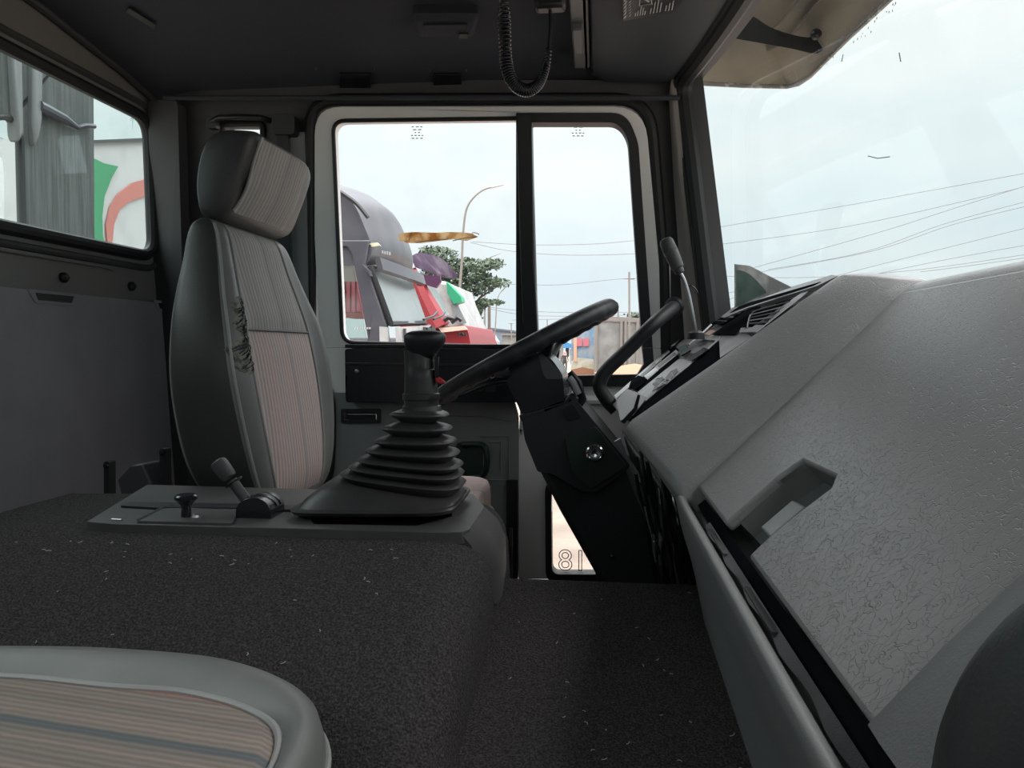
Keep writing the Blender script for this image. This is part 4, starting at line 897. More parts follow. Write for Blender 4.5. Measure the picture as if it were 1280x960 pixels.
mb = MB(); mb.prism([OC(x, y, .001) for x, y in ((778, -30), (868, -30), (850, 6), (842, 14), (779, 26))], (0, 0, -.001))
st = obj('sticker', mb, mat('black_sticker', (.03, .034, .04), .4), oh)
mb = MB(); rr = random.Random(2)
def bar(x, y, x2, y2, w_=.0016):
    mb.tube([OC(x, y, .003), OC(x2, y2, .003)], w_, 4, flat=.3)
for k in range(7): bar(781, 22-k*4.2, 783, 18.5-k*4.2, .004)
for k in range(6): bar(787, 20-k*3.4, 788.5, 18-k*3.4, .0025)
for k, (x, n_) in enumerate([(794, 2), (797, 3), (800, 5), (803, 4), (806, 2), (813, 3), (817, 6), (821, 7), (825, 5), (832, 3), (836, 4), (840, 5)]):
    base = 20-(x-794)*.17
    for j in range(n_): bar(x+j*.4, base-j*2.4, x+j*.4+.3, base-j*2.4-1.6)
obj('sticker_print', mb, 'label', st, kind='stuff')
mb = MB(); mb.tube([OC(x, y, .003) for x, y in ((799, 7), (815, 5), (813, -4), (800, -3))], .0012, 5, closed=True); mb.tube([OC(x, y, .003) for x, y in ((803, -3), (811, 2))], .0016, 5); obj('sticker_drawing', mb, 'label', st)
# ---- roof lamp
rl = thing('roof_lamp', C(557, 25), 'boxy dark roof lamp on the headliner above the door', 'roof lamp')
mb = MB(); mb.loft([[C(x, y, o_) for x, y in rnd([(516+e_, 6+e_), (600-e_, 6+e_), (592-e_, 36-e_), (524+e_, 36-e_)], 6)] for o_, e_ in ((-.005, 0), (.02, 0), (.03, 5))]); obj('lamp_body', mb, 'liner', rl)
mb = MB(); mb.prism([C(x, y, .031) for x, y in ((530, 14), (586, 13), (583, 29), (536, 29))], (0, -.002, -.005)); obj('lens', mb, 'liner', rl, bevel=.002)
mb = MB(); mb.prism([C(x, y, .037) for x, y in ((575, 22), (587, 22), (586, 28), (575, 28))], (0, -.002, -.004)); obj('rocker_switch', mb, 'black', rl, bevel=.001)
# ---- coiled cord
cc_ = thing('coiled_cord', aY(650, 0, 1.30), 'black coiled cord hanging in a loop from the roof', 'cord')
path = smooth([aY(x, y, 1.30) for x, y in ((629, -30), (630, 10), (631, 40), (632, 70), (636, 92), (645, 107), (658, 113), (670, 108), (678, 97), (684, 78), (687, 50), (688, 20), (684, -30))], 24)
tot = len(path); mb = MB(); hel = []; turns = 58; steps = 900; ks = int(tot*.80)
for k in range(steps):
    f_ = k/(steps-1)*ks; i = int(f_); fr_ = f_-i; p = path[i]*(1-fr_)+path[min(i+1, tot-1)]*fr_; t_ = (path[min(i+1, tot-1)]-path[max(i-1, 0)]).normalized()
    u = t_.cross(Vector((0, 1, 0))).normalized(); v_ = t_.cross(u); a = 2*PI*turns*k/(steps-1); R_ = .0095 if f_ < tot*.5 else .0095-.006*min(1, (f_-tot*.5)/(tot*.3))
    if f_ < tot*.10: R_ = .0095*max(.2, f_/(tot*.10))
    hel.append(p+(u*math.cos(a)+v_*math.sin(a))*R_)
mb.tube(hel, .0022, 5); obj('coil', mb, 'gloss', cc_, angle=80)
mb = MB(); mb.tube(path[ks:], .0028, 8); obj('straight_lead', mb, 'gloss', cc_)
mb = MB(); mb.box(aY(688, -6, 1.30), (.05, .03, .05)); obj('plug_housing', mb, 'black', cc_, bevel=.006)

# ---- outer sun visor in front of the windshield
vz = thing('exterior_sun_visor', (.45, 1.5, .72), 'dusty beige sun visor outside the windshield top', 'sun visor')
E = [Vector((.26, 1.985, .69)), aY(871, 104, 1.96), aY(930, 107, 1.97), aY(985, 108, 1.95), aY(1000, 104, 1.90), aY(1012, 96, 1.85), aY(1060, 48, 1.68), aY(1112, 0, 1.50), aY(1180, -65, 1.3), Vector((.60, .9, .66)), Vector((.60, .3, .66)), Vector((.5, -.4, .66))]
I_ = [Vector((.18, 1.99, .90)), Vector((.18, 1.95, .90)), Vector((.20, 1.9, .90)), Vector((.22, 1.85, .90)), Vector((.24, 1.8, .90)), Vector((.25, 1.75, .9)), Vector((.27, 1.6, .9)), Vector((.30, 1.45, .9)), Vector((.33, 1.25, .9)), Vector((.34, .9, .9)), Vector((.34, .3, .9)), Vector((.22, -.4, .9))]
mb = MB(); up_ = Vector((.01, 0, .012))
mb.loft([[a, a*.5+b*.5+Vector((.03, 0, .02)), b, b+up_, a*.5+b*.5+Vector((.03, 0, .02))+up_, a+up_] for a, b in zip(E, I_)]); obj('visor_blade', mb, 'visor', vz, angle=40)
mb = MB(); mb.tube(E[1:10], .008, 8, flat=.6); obj('edge_lip', mb, mat('grey_edge', (.28, .28, .25), .6, col2=(.6, .6, .55), cscale=60, cstops=(.58, .64)), vz)
mb = MB()
for s_ in (.28, .38, .6):
    mb.tube([a*(1-s_)+b*s_+Vector((.06*(s_*(1-s_)), 0, .03*s_*(1-s_)-.002)) for a, b in zip(E[3:10], I_[3:10])], .004, 6)
obj('stiffening_rib', mb, mat('rib_grey', (.22, .20, .17), .6), vz)  # ribs in a darker grey-brown than the blade
mb = MB(); mb.prism([aY(x, y, 1.76) for x, y in smooth2([(880, 52), (884, 36), (902, 18), (922, 14), (940, 20), (962, 34), (988, 43), (1010, 47), (1024, 44), (1032, 52), (1022, 67), (990, 61), (940, 52), (905, 47)])], (.004, .014, .006)); obj('arm', mb, 'black', vz, bevel=.003)
for q_, k_ in ((aY(1019, 45, 1.72), .7), (aY(925, 16, 1.75), 1.0)):
    mb = MB(); mb.lathe([(.014*k_, 0), (.016*k_, .01), (.008*k_, .014)], q_, (0, -1, .2), 14); obj('arm_bolt', mb, 'black', vz)
mb = MB(); rr = random.Random(9)
for k in range(70):
    t = rr.random(); px = 985+t*128+rr.gauss(0, 9); py = 105-t*105+rr.gauss(0, 7); Yv = 1.1; p = ray(px, py); q = p*(1/p.y); s_ = 1.0
    for _ in range(12):
        P_ = q*s_; s_ *= xw(P_.y, P_.z)/P_.x if P_.x else 1
    P_ = q*s_+Vector((.002, 0, 0)); mb.lathe([(rr.uniform(.0006, .0018), 0), (.0003, .0006)], P_, (1, 0, 0), 6)
o = obj('glass_specks', mb, 'label', W2, kind='stuff')

# ================================================================== OUTSIDE
GZ = -2.35
M.update(sand=mat('sandy_ground', (.34, .285, .235), .95, .5, 6, col2=(.25, .21, .18), cscale=1.2, bdist=.05),
         asphalt=mat('asphalt', (.25, .24, .23), .9, .3, 20, bdist=.01),
         truckgrey=mat('grey_purple_paint', (.10, .10, .125), .35, col2=(.17, .17, .19), cscale=5, cstops=(.45, .8)),
         truckred=mat('red_truck_paint', (.40, .025, .04), .35, col2=(.42, .03, .04), cscale=4),
         truckwhite=mat('white_truck_paint', (.66, .67, .66), .4, col2=(.5, .5, .5), cscale=6),
         tglass=mat('truck_windshield', (.20, .25, .25), .25, spec=.5, col2=(.28, .33, .33), cscale=1.2),
         tdark=mat('truck_side_glass', (.10, .13, .13), .12, spec=.8),
         conc=mat('concrete', (.42, .42, .40), .9, .4, 3, col2=(.30, .30, .285), cscale=.9, bdist=.05),
         bluep=mat('faded_blue_wall_paint', (.25, .42, .60), .8, col2=(.50, .56, .60), cscale=1.2),
         orange=mat('orange_dust', (.30, .15, .09), .9), leaf=mat('tree_leaves', (.035, .065, .035), .7, col2=(.075, .115, .06), cscale=2),
         bark=mat('bark', (.14, .11, .09), .9), pole=mat('lamp_post_metal', (.22, .20, .18), .5), wire=mat('wire', (.16, .16, .17), .7),
         tarp=mat('white_tarpaulin', (.62, .62, .62), .6, .3, 3), green=mat('green_stripe', (.07, .36, .17), .6), pinkred=mat('faded_red_stripe', (.55, .20, .17), .6))
mb = MB(); mb.prism([(-150, -60, GZ), (150, -60, GZ), (150, 260, GZ), (-150, 260, GZ)], (0, 0, -.3)); gr = struct('ground', mb, 'sand')
mb = MB(); mb.prism([(-150, 40, GZ+.01), (150, 58, GZ+.01), (150, 48, GZ+.01), (-150, 28, GZ+.01)], (0, 0, .02)); struct('road', mb, 'asphalt', gr)

def dim(m, f):
    t = m.node_tree
    for n_ in t.nodes:
        if n_.type == 'VALTORGB':
            for e_ in n_.color_ramp.elements: e_.color = (*[c*f for c in e_.color[:3]], 1)
        if n_.type == 'BSDF_PRINCIPLED': b = n_.inputs['Base Color']; b.default_value = (*[c*f for c in b.default_value[:3]], 1)
for k_, f_ in (('truckgrey', .50), ('truckred', .6), ('truckwhite', .62), ('tglass', .72), ('conc', .62), ('bluep', .6), ('tarp', .75), ('sand', .8), ('green', .7), ('pinkred', .8), ('leaf', .8)): dim(M[k_], f_)
def q3(mb, pts, Y, th): return mb.prism([aY(x, y, Y) for x, y in pts], (0, th, 0))
# -- grey truck cab
YT = 4.2; TV1 = Vector((-.25, 1.95, .08))
TG = thing('parked_truck', aY(470, 900, YT+.5), 'dusty grey tractor truck cab with tall roof deflector, nearest outside the door', 'truck')
FX = [(420, 237), (433, 245), (447, 256), (462, 273), (478, 297), (490, 313)]   # roof line
def par(p, q, f): return (p[0]+(q[0]-p[0])*f, p[1]+(q[1]-p[1])*f)
mb = MB()
cabpts = [(300, 200), (400, 226)]+FX+[(456, 330), (500, 425), (503, 470), (520, 760), (300, 760)]
sheet = [aY(x, y, YT) for x, y in [(300, 300), (462, 300), (457, 330), (470, 368), (483, 407), (487, 440), (500, 800), (300, 800)]]
whole = [aY(x, y, YT) for x, y in rnd([(370, 314), (434, 308), (440, 318), (460, 425), (370, 425)], 3)]
mb.prism(sheet, TV1*.04, [whole])
obj('cab_body', mb, 'truckgrey', TG, bevel=.02, seg=2)
mb = MB(); mb.prism([aY(x, y, YT)+TV1*.96 for x, y in ((450, 300), (462, 300), (457, 330), (470, 368), (483, 407), (486, 436), (478, 436), (462, 368), (449, 330))], TV1*.04); obj('far_pillar', mb, 'truckgrey', TG)
mb = MB(); mb.prism([aY(x, y, YT+.2) for x, y in ((300, 432), (482, 432), (498, 800), (300, 800))], TV1*.85); obj('cab_floor_block', mb, 'truckgrey', TG)
nearL = smooth([aY(x, y, YT+.02) for x, y in ((330, 215), (400, 226), (424, 239), (442, 255), (454, 280), (463, 303), (464, 318), (458, 332))], 4)
mb = MB(); rings = []
for k in range(9):
    t = k/8; b_ = math.sin(PI*t); rings.append([p+TV1*t+Vector((.10*b_, 0, .06*b_)) for p in nearL]+[aY(330, 332, YT)+TV1*t])
mb.loft(rings); obj('roof_deflector', mb, 'truckgrey', TG, angle=50)
fo = Vector((.02, 0, .006)); Wn = [aY(459, 336, YT+.02)+fo, aY(484, 406, YT+.02)+fo]; Wf = [p+TV1*.97 for p in Wn]
mb = MB(); mb.loft([[p*(1-t)+q*t+Vector((.10*math.sin(PI*t), 0, 0)) for p, q in zip(Wn, Wf)] for t in (0, .25, .5, .75, 1)], cap=False, closed=False); obj('windshield', mb, 'tglass', TG, angle=60)
mb = MB(); mb.tube([Wn[0], Wn[1], (Wn[1]+Wf[1])/2+Vector((.1, 0, 0)), Wf[1], Wf[0], (Wn[0]+Wf[0])/2+Vector((.1, 0, 0))], .018, 6, closed=True); obj('windshield_surround', mb, 'black', TG)
vn = [aY(462, 326, YT+.05), aY(466, 337, YT+.05)]
mb = MB(); mb.loft([[p*1+TV1*t+Vector((.06+.14*math.sin(PI*t), 0, d_-.04*math.sin(PI*t))) for p, d_ in ((vn[0], .02), (vn[1], 0), (vn[1]+Vector((-.03, 0, 0)), -.01), (vn[0]+Vector((-.03, 0, 0)), .01))] for t in (0, .2, .4, .6, .8, .96)]); obj('truck_visor', mb, 'truckgrey', TG, angle=50)
mb = MB(); q3(mb, [(372, 316), (434, 310), (438, 318), (458, 424), (372, 424)], YT+.02, .02); obj('side_glass', mb, glass('side_glass_clear', (.75, .82, .80), .1, .5), TG)
mb = MB(); q3(mb, [(461, 304), (471, 303), (475, 307), (464, 308.5)], YT+.02, .03); obj('marker_lamp', mb, mat('pale_lamp', (.6, .58, .42), .3), TG)
mb = MB()
for k in range(4): q3(mb, [(477+k*3, 313+k*.6), (478.3+k*3, 313+k*.6), (478.8+k*3, 317+k*.6), (477.5+k*3, 317+k*.6)], YT+.1, .01)
obj('roof_lettering', mb, 'truckwhite', TG, kind='stuff')
mb = MB()
for k in range(7): q3(mb, [(443+k*3, 409), (445+k*3, 409), (445+k*3, 411.5), (443+k*3, 411.5)], YT-.01, .01)
obj('door_lettering', mb, 'label', TG, kind='stuff')
mb = MB(); G0 = [aY(x, y, YT+.1) for x, y in ((478, 408), (500, 407), (503, 600), (480, 600))]; G1 = [aY(x, y, YT+1.95) for x, y in ((539, 402), (541, 560))]
Gn = [aY(485, 409, YT+.0), aY(492, 520, YT)]; mb.loft([[p+TV1*t+Vector((.04+.10*math.sin(PI*t), 0, 0)) for p in Gn] for t in (0, .25, .5, .75, 1)], cap=False, closed=False); q3(mb, [(474, 408), (485, 409), (492, 620), (480, 620)], YT-.01, .02); obj('front_panel', mb, 'truckwhite', TG, angle=60)
for t in (.08, .35, .9):
    a = Gn[0]+TV1*t+Vector((.05+.10*math.sin(PI*t), 0, -.01)); mb = MB(); mb.tube([a, a+(Gn[1]-Gn[0])], .010, 6); obj('panel_joint', mb, 'grey', TG)
for t in (.42, .58, .74):
    a = Gn[0]+TV1*t+Vector((.055+.10*math.sin(PI*t), 0, -.05)); mb = MB(); mb.box(a, (.02, .12, .07)); obj('headlamp_square', mb, 'black', TG)
for t in (.25, .62):
    a = Wn[1]+TV1*t+Vector((.14, 0, .02)); mb = MB(); mb.tube([a, a+Vector((.02, .20, .03)), a+Vector((0, .42, .07))], .008, 6); obj('wiper', mb, 'black', TG)
mb = MB(); mb.tube(smooth([aY(x, y, YT-.02) for x, y in ((420, 237), (433, 245), (447, 256), (460, 272))], 4), .012, 6); obj('roof_gutter', mb, 'black', TG)
mb = MB(); q3(mb, [(452, 330), (463, 345), (461, 338)], YT-.05, .05); obj('door_hinge_cover', mb, 'truckgrey', TG)
mb = MB()
for x in (360, 500):
    c = aY(x-30, 760, YT); mb.lathe([(.2, 0), (.5, .02), (.52, .15), (.5, .3), (.2, .32)], Vector((c.x, YT-.02, GZ+.52)), (0, 1, 0), 20)
obj('wheel', mb, 'rubber', TG)
# -- red container seen through that truck's side glass
o = thing('cargo_container', aY(437, 392, 9), 'faded red cargo container seen through the grey truck side window', 'container')
mb = MB(); q3(mb, [(380, 335), (449, 333), (450, 391), (380, 391)], 9.0, 2); obj('box', mb, mat('faded_red', (.30, .07, .085), .7), o)
for k in range(7):
    mb = MB(); mb.tube([aY(410+k*6.5, 336, 8.99), aY(410+k*6.5, 390, 8.99)], .03, 4); obj('corrugation', mb, mat('faded_red_rib', (.25, .06, .075), .7) if k == 0 else bpy.data.materials['faded_red_rib'], o)
# -- red truck
YR = 7.6; TV2 = Vector((-.30, 2.0, .1))
TR = thing('parked_truck', aY(550, 600, YR), 'red truck cab with dark purple visor, just past the grey truck', 'truck')
mb = MB(); mb.prism([aY(x, y, YR) for x, y in ((500, 332), (513, 336), (516, 345), (528, 372), (549, 409), (553, 430), (553, 640), (500, 640))], TV2); obj('cab_body', mb, 'truckred', TR, bevel=.05, seg=2)
wq = [aY(518, 338, YR)+Vector((.05, 0, 0)), aY(550, 407, YR)+Vector((.05, 0, 0))]; mb = MB(); mb.add([wq[0], wq[1], wq[1]+TV2*.96, wq[0]+TV2*.96], [(0, 1, 2, 3)]); obj('windshield', mb, 'tglass', TR)
mb = MB(); mb.tube([aY(514, 337, YR-.05), aY(527, 366, YR-.05), aY(549, 410, YR-.05)], [.05, .085, .12], 8); obj('pillar', mb, 'truckred', TR)
mb = MB(); vt = [aY(x, y, YR+k) for x, y, k in ((513, 321, -.1), (526, 316, .5), (552, 323, 1.4), (572, 343, 1.9))]; vb = [aY(x, y, YR+k) for x, y, k in ((519, 334, -.1), (545, 344, .4), (560, 348, 1.4), (572, 347, 1.9))]
mb.loft([[a, b, b+Vector((0, .05, .03))] for a, b in zip(smooth(vt, 4), smooth(vb, 4))]); obj('visor', mb, mat('purple_visor', (.03, .012, .035), .75, spec=.2, col2=(.09, .07, .095), cscale=2.5, cstops=(.5, .62)), TR)
mb = MB(); mb.prism([aY(x, y, YR-.1) for x, y in ((520, 340), (535, 344), (550, 345), (551, 352), (545, 360), (532, 356))], (0, .05, 0)); obj('visor_flap', mb, mat('purple_flap', (.07, .02, .06), .4), TR)
mb = MB(); mb.prism([aY(x, y, YR-.05) for x, y in rnd([(551, 409), (582, 406), (586, 418), (588, 430), (590, 640), (555, 640)], 3)], (0, 2.0, 0)); obj('nose', mb, 'truckred', TR, bevel=.05)
mb = MB(); q3(mb, [(548, 410), (580, 407), (584, 412), (552, 415.5)], YR-.12, .05); obj('nose_band', mb, mat('cream_band', (.66, .50, .40), .5), TR)
mb = MB()
for pts in (((572, 416), (574, 420), (576, 416)), ((578, 420), (578, 416), (580, 419), (582, 416), (582, 420))): mb.tube([aY(x, y, YR-.14) for x, y in pts], .012, 5)
obj('badge', mb, 'black', TR)
for pts in (((552, 402), (560, 397), (568, 399)), ((564, 403), (572, 397), (577, 401))):
    mb = MB(); mb.tube([aY(x, y, YR-.1) for x, y in pts], .025, 6); obj('wiper', mb, 'black', TR)
# -- white truck with green visor
YV = 11
TV = thing('parked_truck', aY(570, 560, YV), 'white truck with green visor half hidden behind the red truck', 'truck')
mb = MB(); mb.prism([aY(x, y, YV) for x, y in ((500, 345), (560, 352), (566, 372), (582, 408), (586, 440), (586, 560), (500, 560))], (0, 2.2, 0)); obj('cab_body', mb, 'truckwhite', TV, bevel=.05)
mb = MB(); q3(mb, [(558, 352), (576, 371), (577, 377), (567, 380), (559, 366)], YV-.1, .3); obj('visor', mb, mat('green_visor', (.02, .28, .14), .4), TV)
mb = MB(); q3(mb, [(563, 381), (572, 381), (583, 404), (573, 405)], YV-.06, .05); obj('windshield', mb, 'tglass', TV)
# -- small vehicles further on
def car(x0, x1, y0, y1, Y, m, lb):
    t = thing('parked_car', aY((x0+x1)/2, y1, Y), lb, 'car'); w_ = x1-x0; h = y1-y0
    mb = MB(); q3(mb, [(x0, y1), (x0, y0+h*.5), (x0+w_*.1, y0+h*.4), (x0+w_*.3, y0), (x0+w_*.7, y0), (x0+w_*.9, y0+h*.45), (x1, y0+h*.55), (x1, y1)], Y, 1.7); obj('body', mb, m, t, bevel=.08)
    mb = MB(); q3(mb, [(x0+w_*.2, y0+h*.42), (x0+w_*.34, y0+h*.1), (x0+w_*.68, y0+h*.1), (x0+w_*.82, y0+h*.42)], Y-.03, .02); obj('glass', mb, 'tdark', t)
    for f_ in (.2, .8):
        c = aY(x0+w_*f_, y1, Y); mb = MB(); mb.lathe([(.1, 0), (.3, .02), (.3, .2), (.1, .22)], c+Vector((0, -.05, .1)), (0, 1, 0), 12); obj('wheel', mb, 'rubber', t)
car(590, 605, 419, 434, 60, 'truckred', 'small red vehicle at the foot of the spreading tree')
car(602, 622, 417, 434, 66, 'truckwhite', 'small white vehicle right of the red one under the tree')
# -- spreading tree and trunks
YTR = 42; pxm = YTR/F
TT = thing('spreading_tree', aY(585, 470, YTR), 'spreading green tree with flat layered branches behind the trucks', 'tree')
blobs = [(548, 318, 26, 10), (575, 330, 20, 10), (597, 332, 30, 9), (618, 329, 16, 6), (590, 345, 26, 9), (603, 352, 26, 8), (622, 354, 18, 6), (592, 362, 26, 8), (575, 375, 18, 14), (585, 390, 20, 16), (578, 410, 14, 14), (566, 350, 18, 20), (606, 378, 12, 5), (620, 378, 11, 4), (598, 384, 10, 8), (548, 340, 22, 14), (536, 314, 14, 7), (583, 400, 14, 12)]
mb = MB(); rr = random.Random(21)
for bx, by, rx, ry in blobs:
    for k in range(int(rx*ry*1.5)):
        while True:
            a, b, c_ = rr.uniform(-1, 1), rr.uniform(-1, 1), rr.uniform(-1, 1)
            if a*a+b*b+c_*c_ < 1: break
        p = aY(bx+a*rx, by+b*ry, YTR+c_*1.2); s_ = rr.uniform(.07, .15); u = Vector((rr.gauss(0, 1), rr.gauss(0, 1), rr.gauss(0, .6))).normalized(); v_ = u.orthogonal().normalized()
        mb.add([p-u*s_, p-v_*s_*.6, p+u*s_, p+v_*s_*.6], [(0, 1, 2, 3)])
obj('foliage', mb, 'leaf', TT, kind='stuff')
mb = MB(); mb.tube([aY(x, y, YTR) for x, y in ((585, 470), (586, 420), (583, 395), (578, 370), (574, 345))], [.28, .24, .2, .15, .08], 8)
for pts in (((583, 395), (600, 372), (625, 356)), ((580, 380), (592, 345), (620, 331)), ((576, 365), (560, 330), (545, 320)), ((584, 400), (605, 382), (620, 378))): mb.tube([aY(x, y, YTR) for x, y in pts], [.1, .07, .03], 6)
obj('trunk', mb, 'bark', TT)
for x0, x1, y0, y1, r_, lb in ((611.5, 611, 382, 430, .10, 'slim bare trunk to the right of the spreading tree, thicker of two'), (606, 605, 386, 430, .06, 'thinner bare trunk beside the spreading tree'), (598, 597, 390, 430, .06, 'bare trunk closest to the spreading tree foliage')):
    mb = MB(); mb.tube([aY(x0, y0, 50), aY((x0+x1)/2+.3, (y0+y1)/2, 50), aY(x1, y1+10, 50), Vector((aY(x1, y1+10, 50).x, 50, GZ))], r_*1.0, 8); tag(obj('tree_trunk', mb, 'bark'), lb, 'tree trunk')
# -- lamp posts
def lamp(pts, Y, r_, lb, head=True):
    t = thing('street_lamp', aY(pts[-1][0], pts[-1][1], Y), lb, 'street lamp'); P_ = smooth([aY(x, y, Y) for x, y in pts], 6); P_.append(Vector((P_[-1].x, P_[-1].y, GZ))); mb = MB(); mb.tube(P_, [r_*(.45+.55*k/(len(P_)-1)) for k in range(len(P_))], 8); obj('post', mb, 'pole', t)
    a = P_[0]; b = P_[4]; mb = MB(); d_ = (a-b).normalized(); mb.tube([a-d_*r_*3, a+d_*r_*5], [r_*.9, r_*.6], 8, flat=.5); obj('lamp_head', mb, 'pole', t)
lamp([(620, 233), (605, 237), (592, 247), (583, 262), (579, 290), (577, 330), (574, 370), (571, 415), (570, 440)], 24, .05, 'tall curved street lamp rising behind the trucks')
lamp([(629, 362), (624, 368), (621, 378), (620, 395), (618, 430), (617, 445)], 60, .06, 'small distant curved street lamp right of the tree')
lamp([(622, 318), (617, 320), (611, 323), (607, 330), (606, 345)], 48, .05, 'lamp arm poking out of the top of the spreading tree')
def twin(x, y0, y1, Y, r_, lb, sp):
    t = thing('street_lamp', aY(x, y1, Y), lb, 'street lamp'); mb = MB(); pb = aY(x+.5, y1, Y); mb.tube([aY(x, y0, Y), pb]+([Vector((pb.x, pb.y, GZ))] if sp != 1.5 else []), r_, 8); obj('post', mb, 'pole', t)
    mb = MB(); mb.tube([aY(x-sp, y0+8 if sp > 5 else y0, Y), aY(x+sp, (y0+8 if sp > 5 else y0)+.5, Y)], r_*.7, 6); obj('crossarm', mb, 'pole', t)
twin(786.5, 340, 470, 58, .075, 'tall twin-arm lamp post beside the concrete wall', 7); twin(639, 404, 428, 70, .05, 'tiny distant T-shaped lamp post left of the window divider', 3); twin(772.5, 387, 402, 62, .06, 'short post on top of the concrete wall', 1.5); twin(684, 400, 420, 75, .05, 'thin distant post just right of the window divider', 1)
# -- walls and buildings
YC_ = 60
bl = thing('warehouse', aY(620, 432, 90), 'low grey-blue warehouse on the horizon beyond the trees', 'building')
mb = MB(); q3(mb, [(596, 436), (596, 414), (612, 411), (641, 414), (641, 436)], 90, 8); obj('wall', mb, mat('blue_grey_shed', (.20, .24, .29), .8), bl)
mb = MB(); q3(mb, [(594, 415), (612, 409.5), (643, 413), (643, 415), (612, 412), (596, 417)], 89.8, 9); obj('roof', mb, mat('shed_roof', (.12, .14, .17), .8), bl)
b2_ = thing('low_shed', aY(650, 440, 80), 'long low grey shed beside the warehouse, behind the window divider', 'building')
mb = MB(); q3(mb, [(628, 442), (628, 417), (690, 419), (690, 442)], 80, 6); obj('wall', mb, 'conc', b2_)
mb = MB(); q3(mb, [(626, 417), (690, 418), (692, 420), (626, 419)], 79.8, 7); obj('roof', mb, 'pole', b2_)
cwall = thing('concrete_wall', aY(770, 475, YC_), 'tall stained concrete wall standing beyond the quarter window', 'wall')
mb = MB(); q3(mb, [(745, 475), (745, 400), (765, 400.5), (900, 408), (900, 478)], YC_, .4); obj('wall_face', mb, 'conc', cwall)
mb = MB(); q3(mb, [(744, 401), (744, 396.5), (762, 395.5), (900, 403), (900, 407)], YC_-.1, .6); obj('coping', mb, 'pole', cwall)
for x in (745.5, 777, 782, 797):
    mb = MB(); mb.tube([aY(x, 401, YC_-.2), aY(x-1, 474, YC_-.2)], .11 if x > 750 else .14, 6); obj('pilaster', mb, 'pole', cwall)
pw = thing('painted_wall', aY(730, 470, YC_+2), 'faded blue painted wall with two red squares left of the concrete wall', 'wall')
mb = MB(); q3(mb, [(714, 470), (714, 418), (720, 414), (745, 398), (745, 470)], YC_+2, .4); obj('wall_face', mb, 'bluep', pw)
for x in (720.5, 729):
    mb = MB(); q3(mb, [(x, 423.5), (x+7.2, 422.5), (x+7.2, 432.5), (x, 433)], YC_+1.9, .08); obj('red_square', mb, mat('faded_red_paint', (.52, .16, .19), .8), pw)
mb = MB(); q3(mb, [(714, 470), (714, 462), (728, 459), (743, 462), (743, 470)], YC_+1.85, .1); obj('rust_band', mb, 'orange', pw)
mb = MB(); q3(mb, [(714, 452), (722, 447), (742, 449), (743, 462), (728, 459), (714, 462)], YC_+1.9, .08); obj('moss_band', mb, mat('mossy_paint', (.38, .38, .26), .9, col2=(.5, .48, .42), cscale=2), pw)
mb = MB(); q3(mb, [(717, 452), (717, 418), (721, 416), (721, 452)], YC_+1.85, .08); obj('orange_strip', mb, mat('orange_paint', (.6, .36, .24), .8), pw)
lw_ = thing('low_wall', aY(695, 468, YC_+6), 'pale cracked low wall left of the blue awning', 'wall')
mb = MB(); q3(mb, [(676, 472), (676, 434), (690, 428), (704, 426), (704, 472)], YC_+6, .4); obj('wall_face', mb, 'conc', lw_)
kio = thing('kiosk', aY(710, 470, YC_-1), 'roadside kiosk with blue awning beside the painted wall', 'kiosk')
mb = MB(); q3(mb, [(704, 426), (714, 430), (714, 435), (704, 435)], YC_-1, 1.5); obj('awning', mb, mat('blue_awning', (.06, .22, .45), .6), kio)
mb = MB(); q3(mb, [(707, 435), (711, 435), (711, 446), (707, 446)], YC_, .5); obj('counter', mb, 'grey', kio)
mb = MB(); q3(mb, [(712, 436), (714.5, 437), (714, 458), (712, 452)], YC_-.5, .3); obj('side_panel', mb, 'truckwhite', kio)
# person by the kiosk
pe = thing('person', aY(706, 468, YC_-3), 'person in pink headscarf and dark clothes standing before the kiosk', 'person')
H = 1.62; base = aY(706, 468, YC_-3); gz = base.z
sk = [(0, 0, .95), (0, 0, 1.15), (0, 0, 1.38), (0, 0, 1.46), (0, 0, 1.56), (.10, 0, .90), (.11, .02, .50), (.11, 0, .08), (.11, -.12, .03), (-.10, 0, .90), (-.12, -.02, .50), (-.11, 0, .08), (-.11, -.12, .03), (.18, 0, 1.36), (.24, 0, 1.08), (.22, -.14, .88), (-.18, 0, 1.36), (-.25, 0, 1.08), (-.20, -.16, .90)]
ed = [(0, 1), (1, 2), (2, 3), (3, 4), (0, 5), (5, 6), (6, 7), (7, 8), (0, 9), (9, 10), (10, 11), (11, 12), (2, 13), (13, 14), (14, 15), (2, 16), (16, 17), (17, 18)]
rad = [.15, .14, .13, .06, .09, .10, .07, .045, .04, .10, .07, .045, .04, .06, .045, .035, .06, .045, .035]
me = bpy.data.meshes.new('body'); me.from_pydata([(x, y, z) for x, y, z in sk], ed, []); bo = bpy.data.objects.new('body', me); COL.objects.link(bo)
md = bo.modifiers.new('skin', 'SKIN'); 
for i, r_ in enumerate(rad): me.skin_vertices[0].data[i].radius = (r_, r_*.8)
me.skin_vertices[0].data[0].use_root = True
s2 = bo.modifiers.new('sub', 'SUBSURF'); s2.levels = s2.render_levels = 2
me.materials.append(mat('dark_clothes', (.05, .05, .045), .8)); bo.parent = pe; bo.location = (0, 0, 0)
mb = MB(); mb.lathe([(.03, -.17), (.15, -.12), (.13, -.02), (.125, .06), (.09, .13), (.02, .155)], base+Vector((0, 0, 1.54)), (0, 0, 1), 16); obj('headscarf', mb, mat('pink_scarf', (.65, .32, .32), .8), pe)
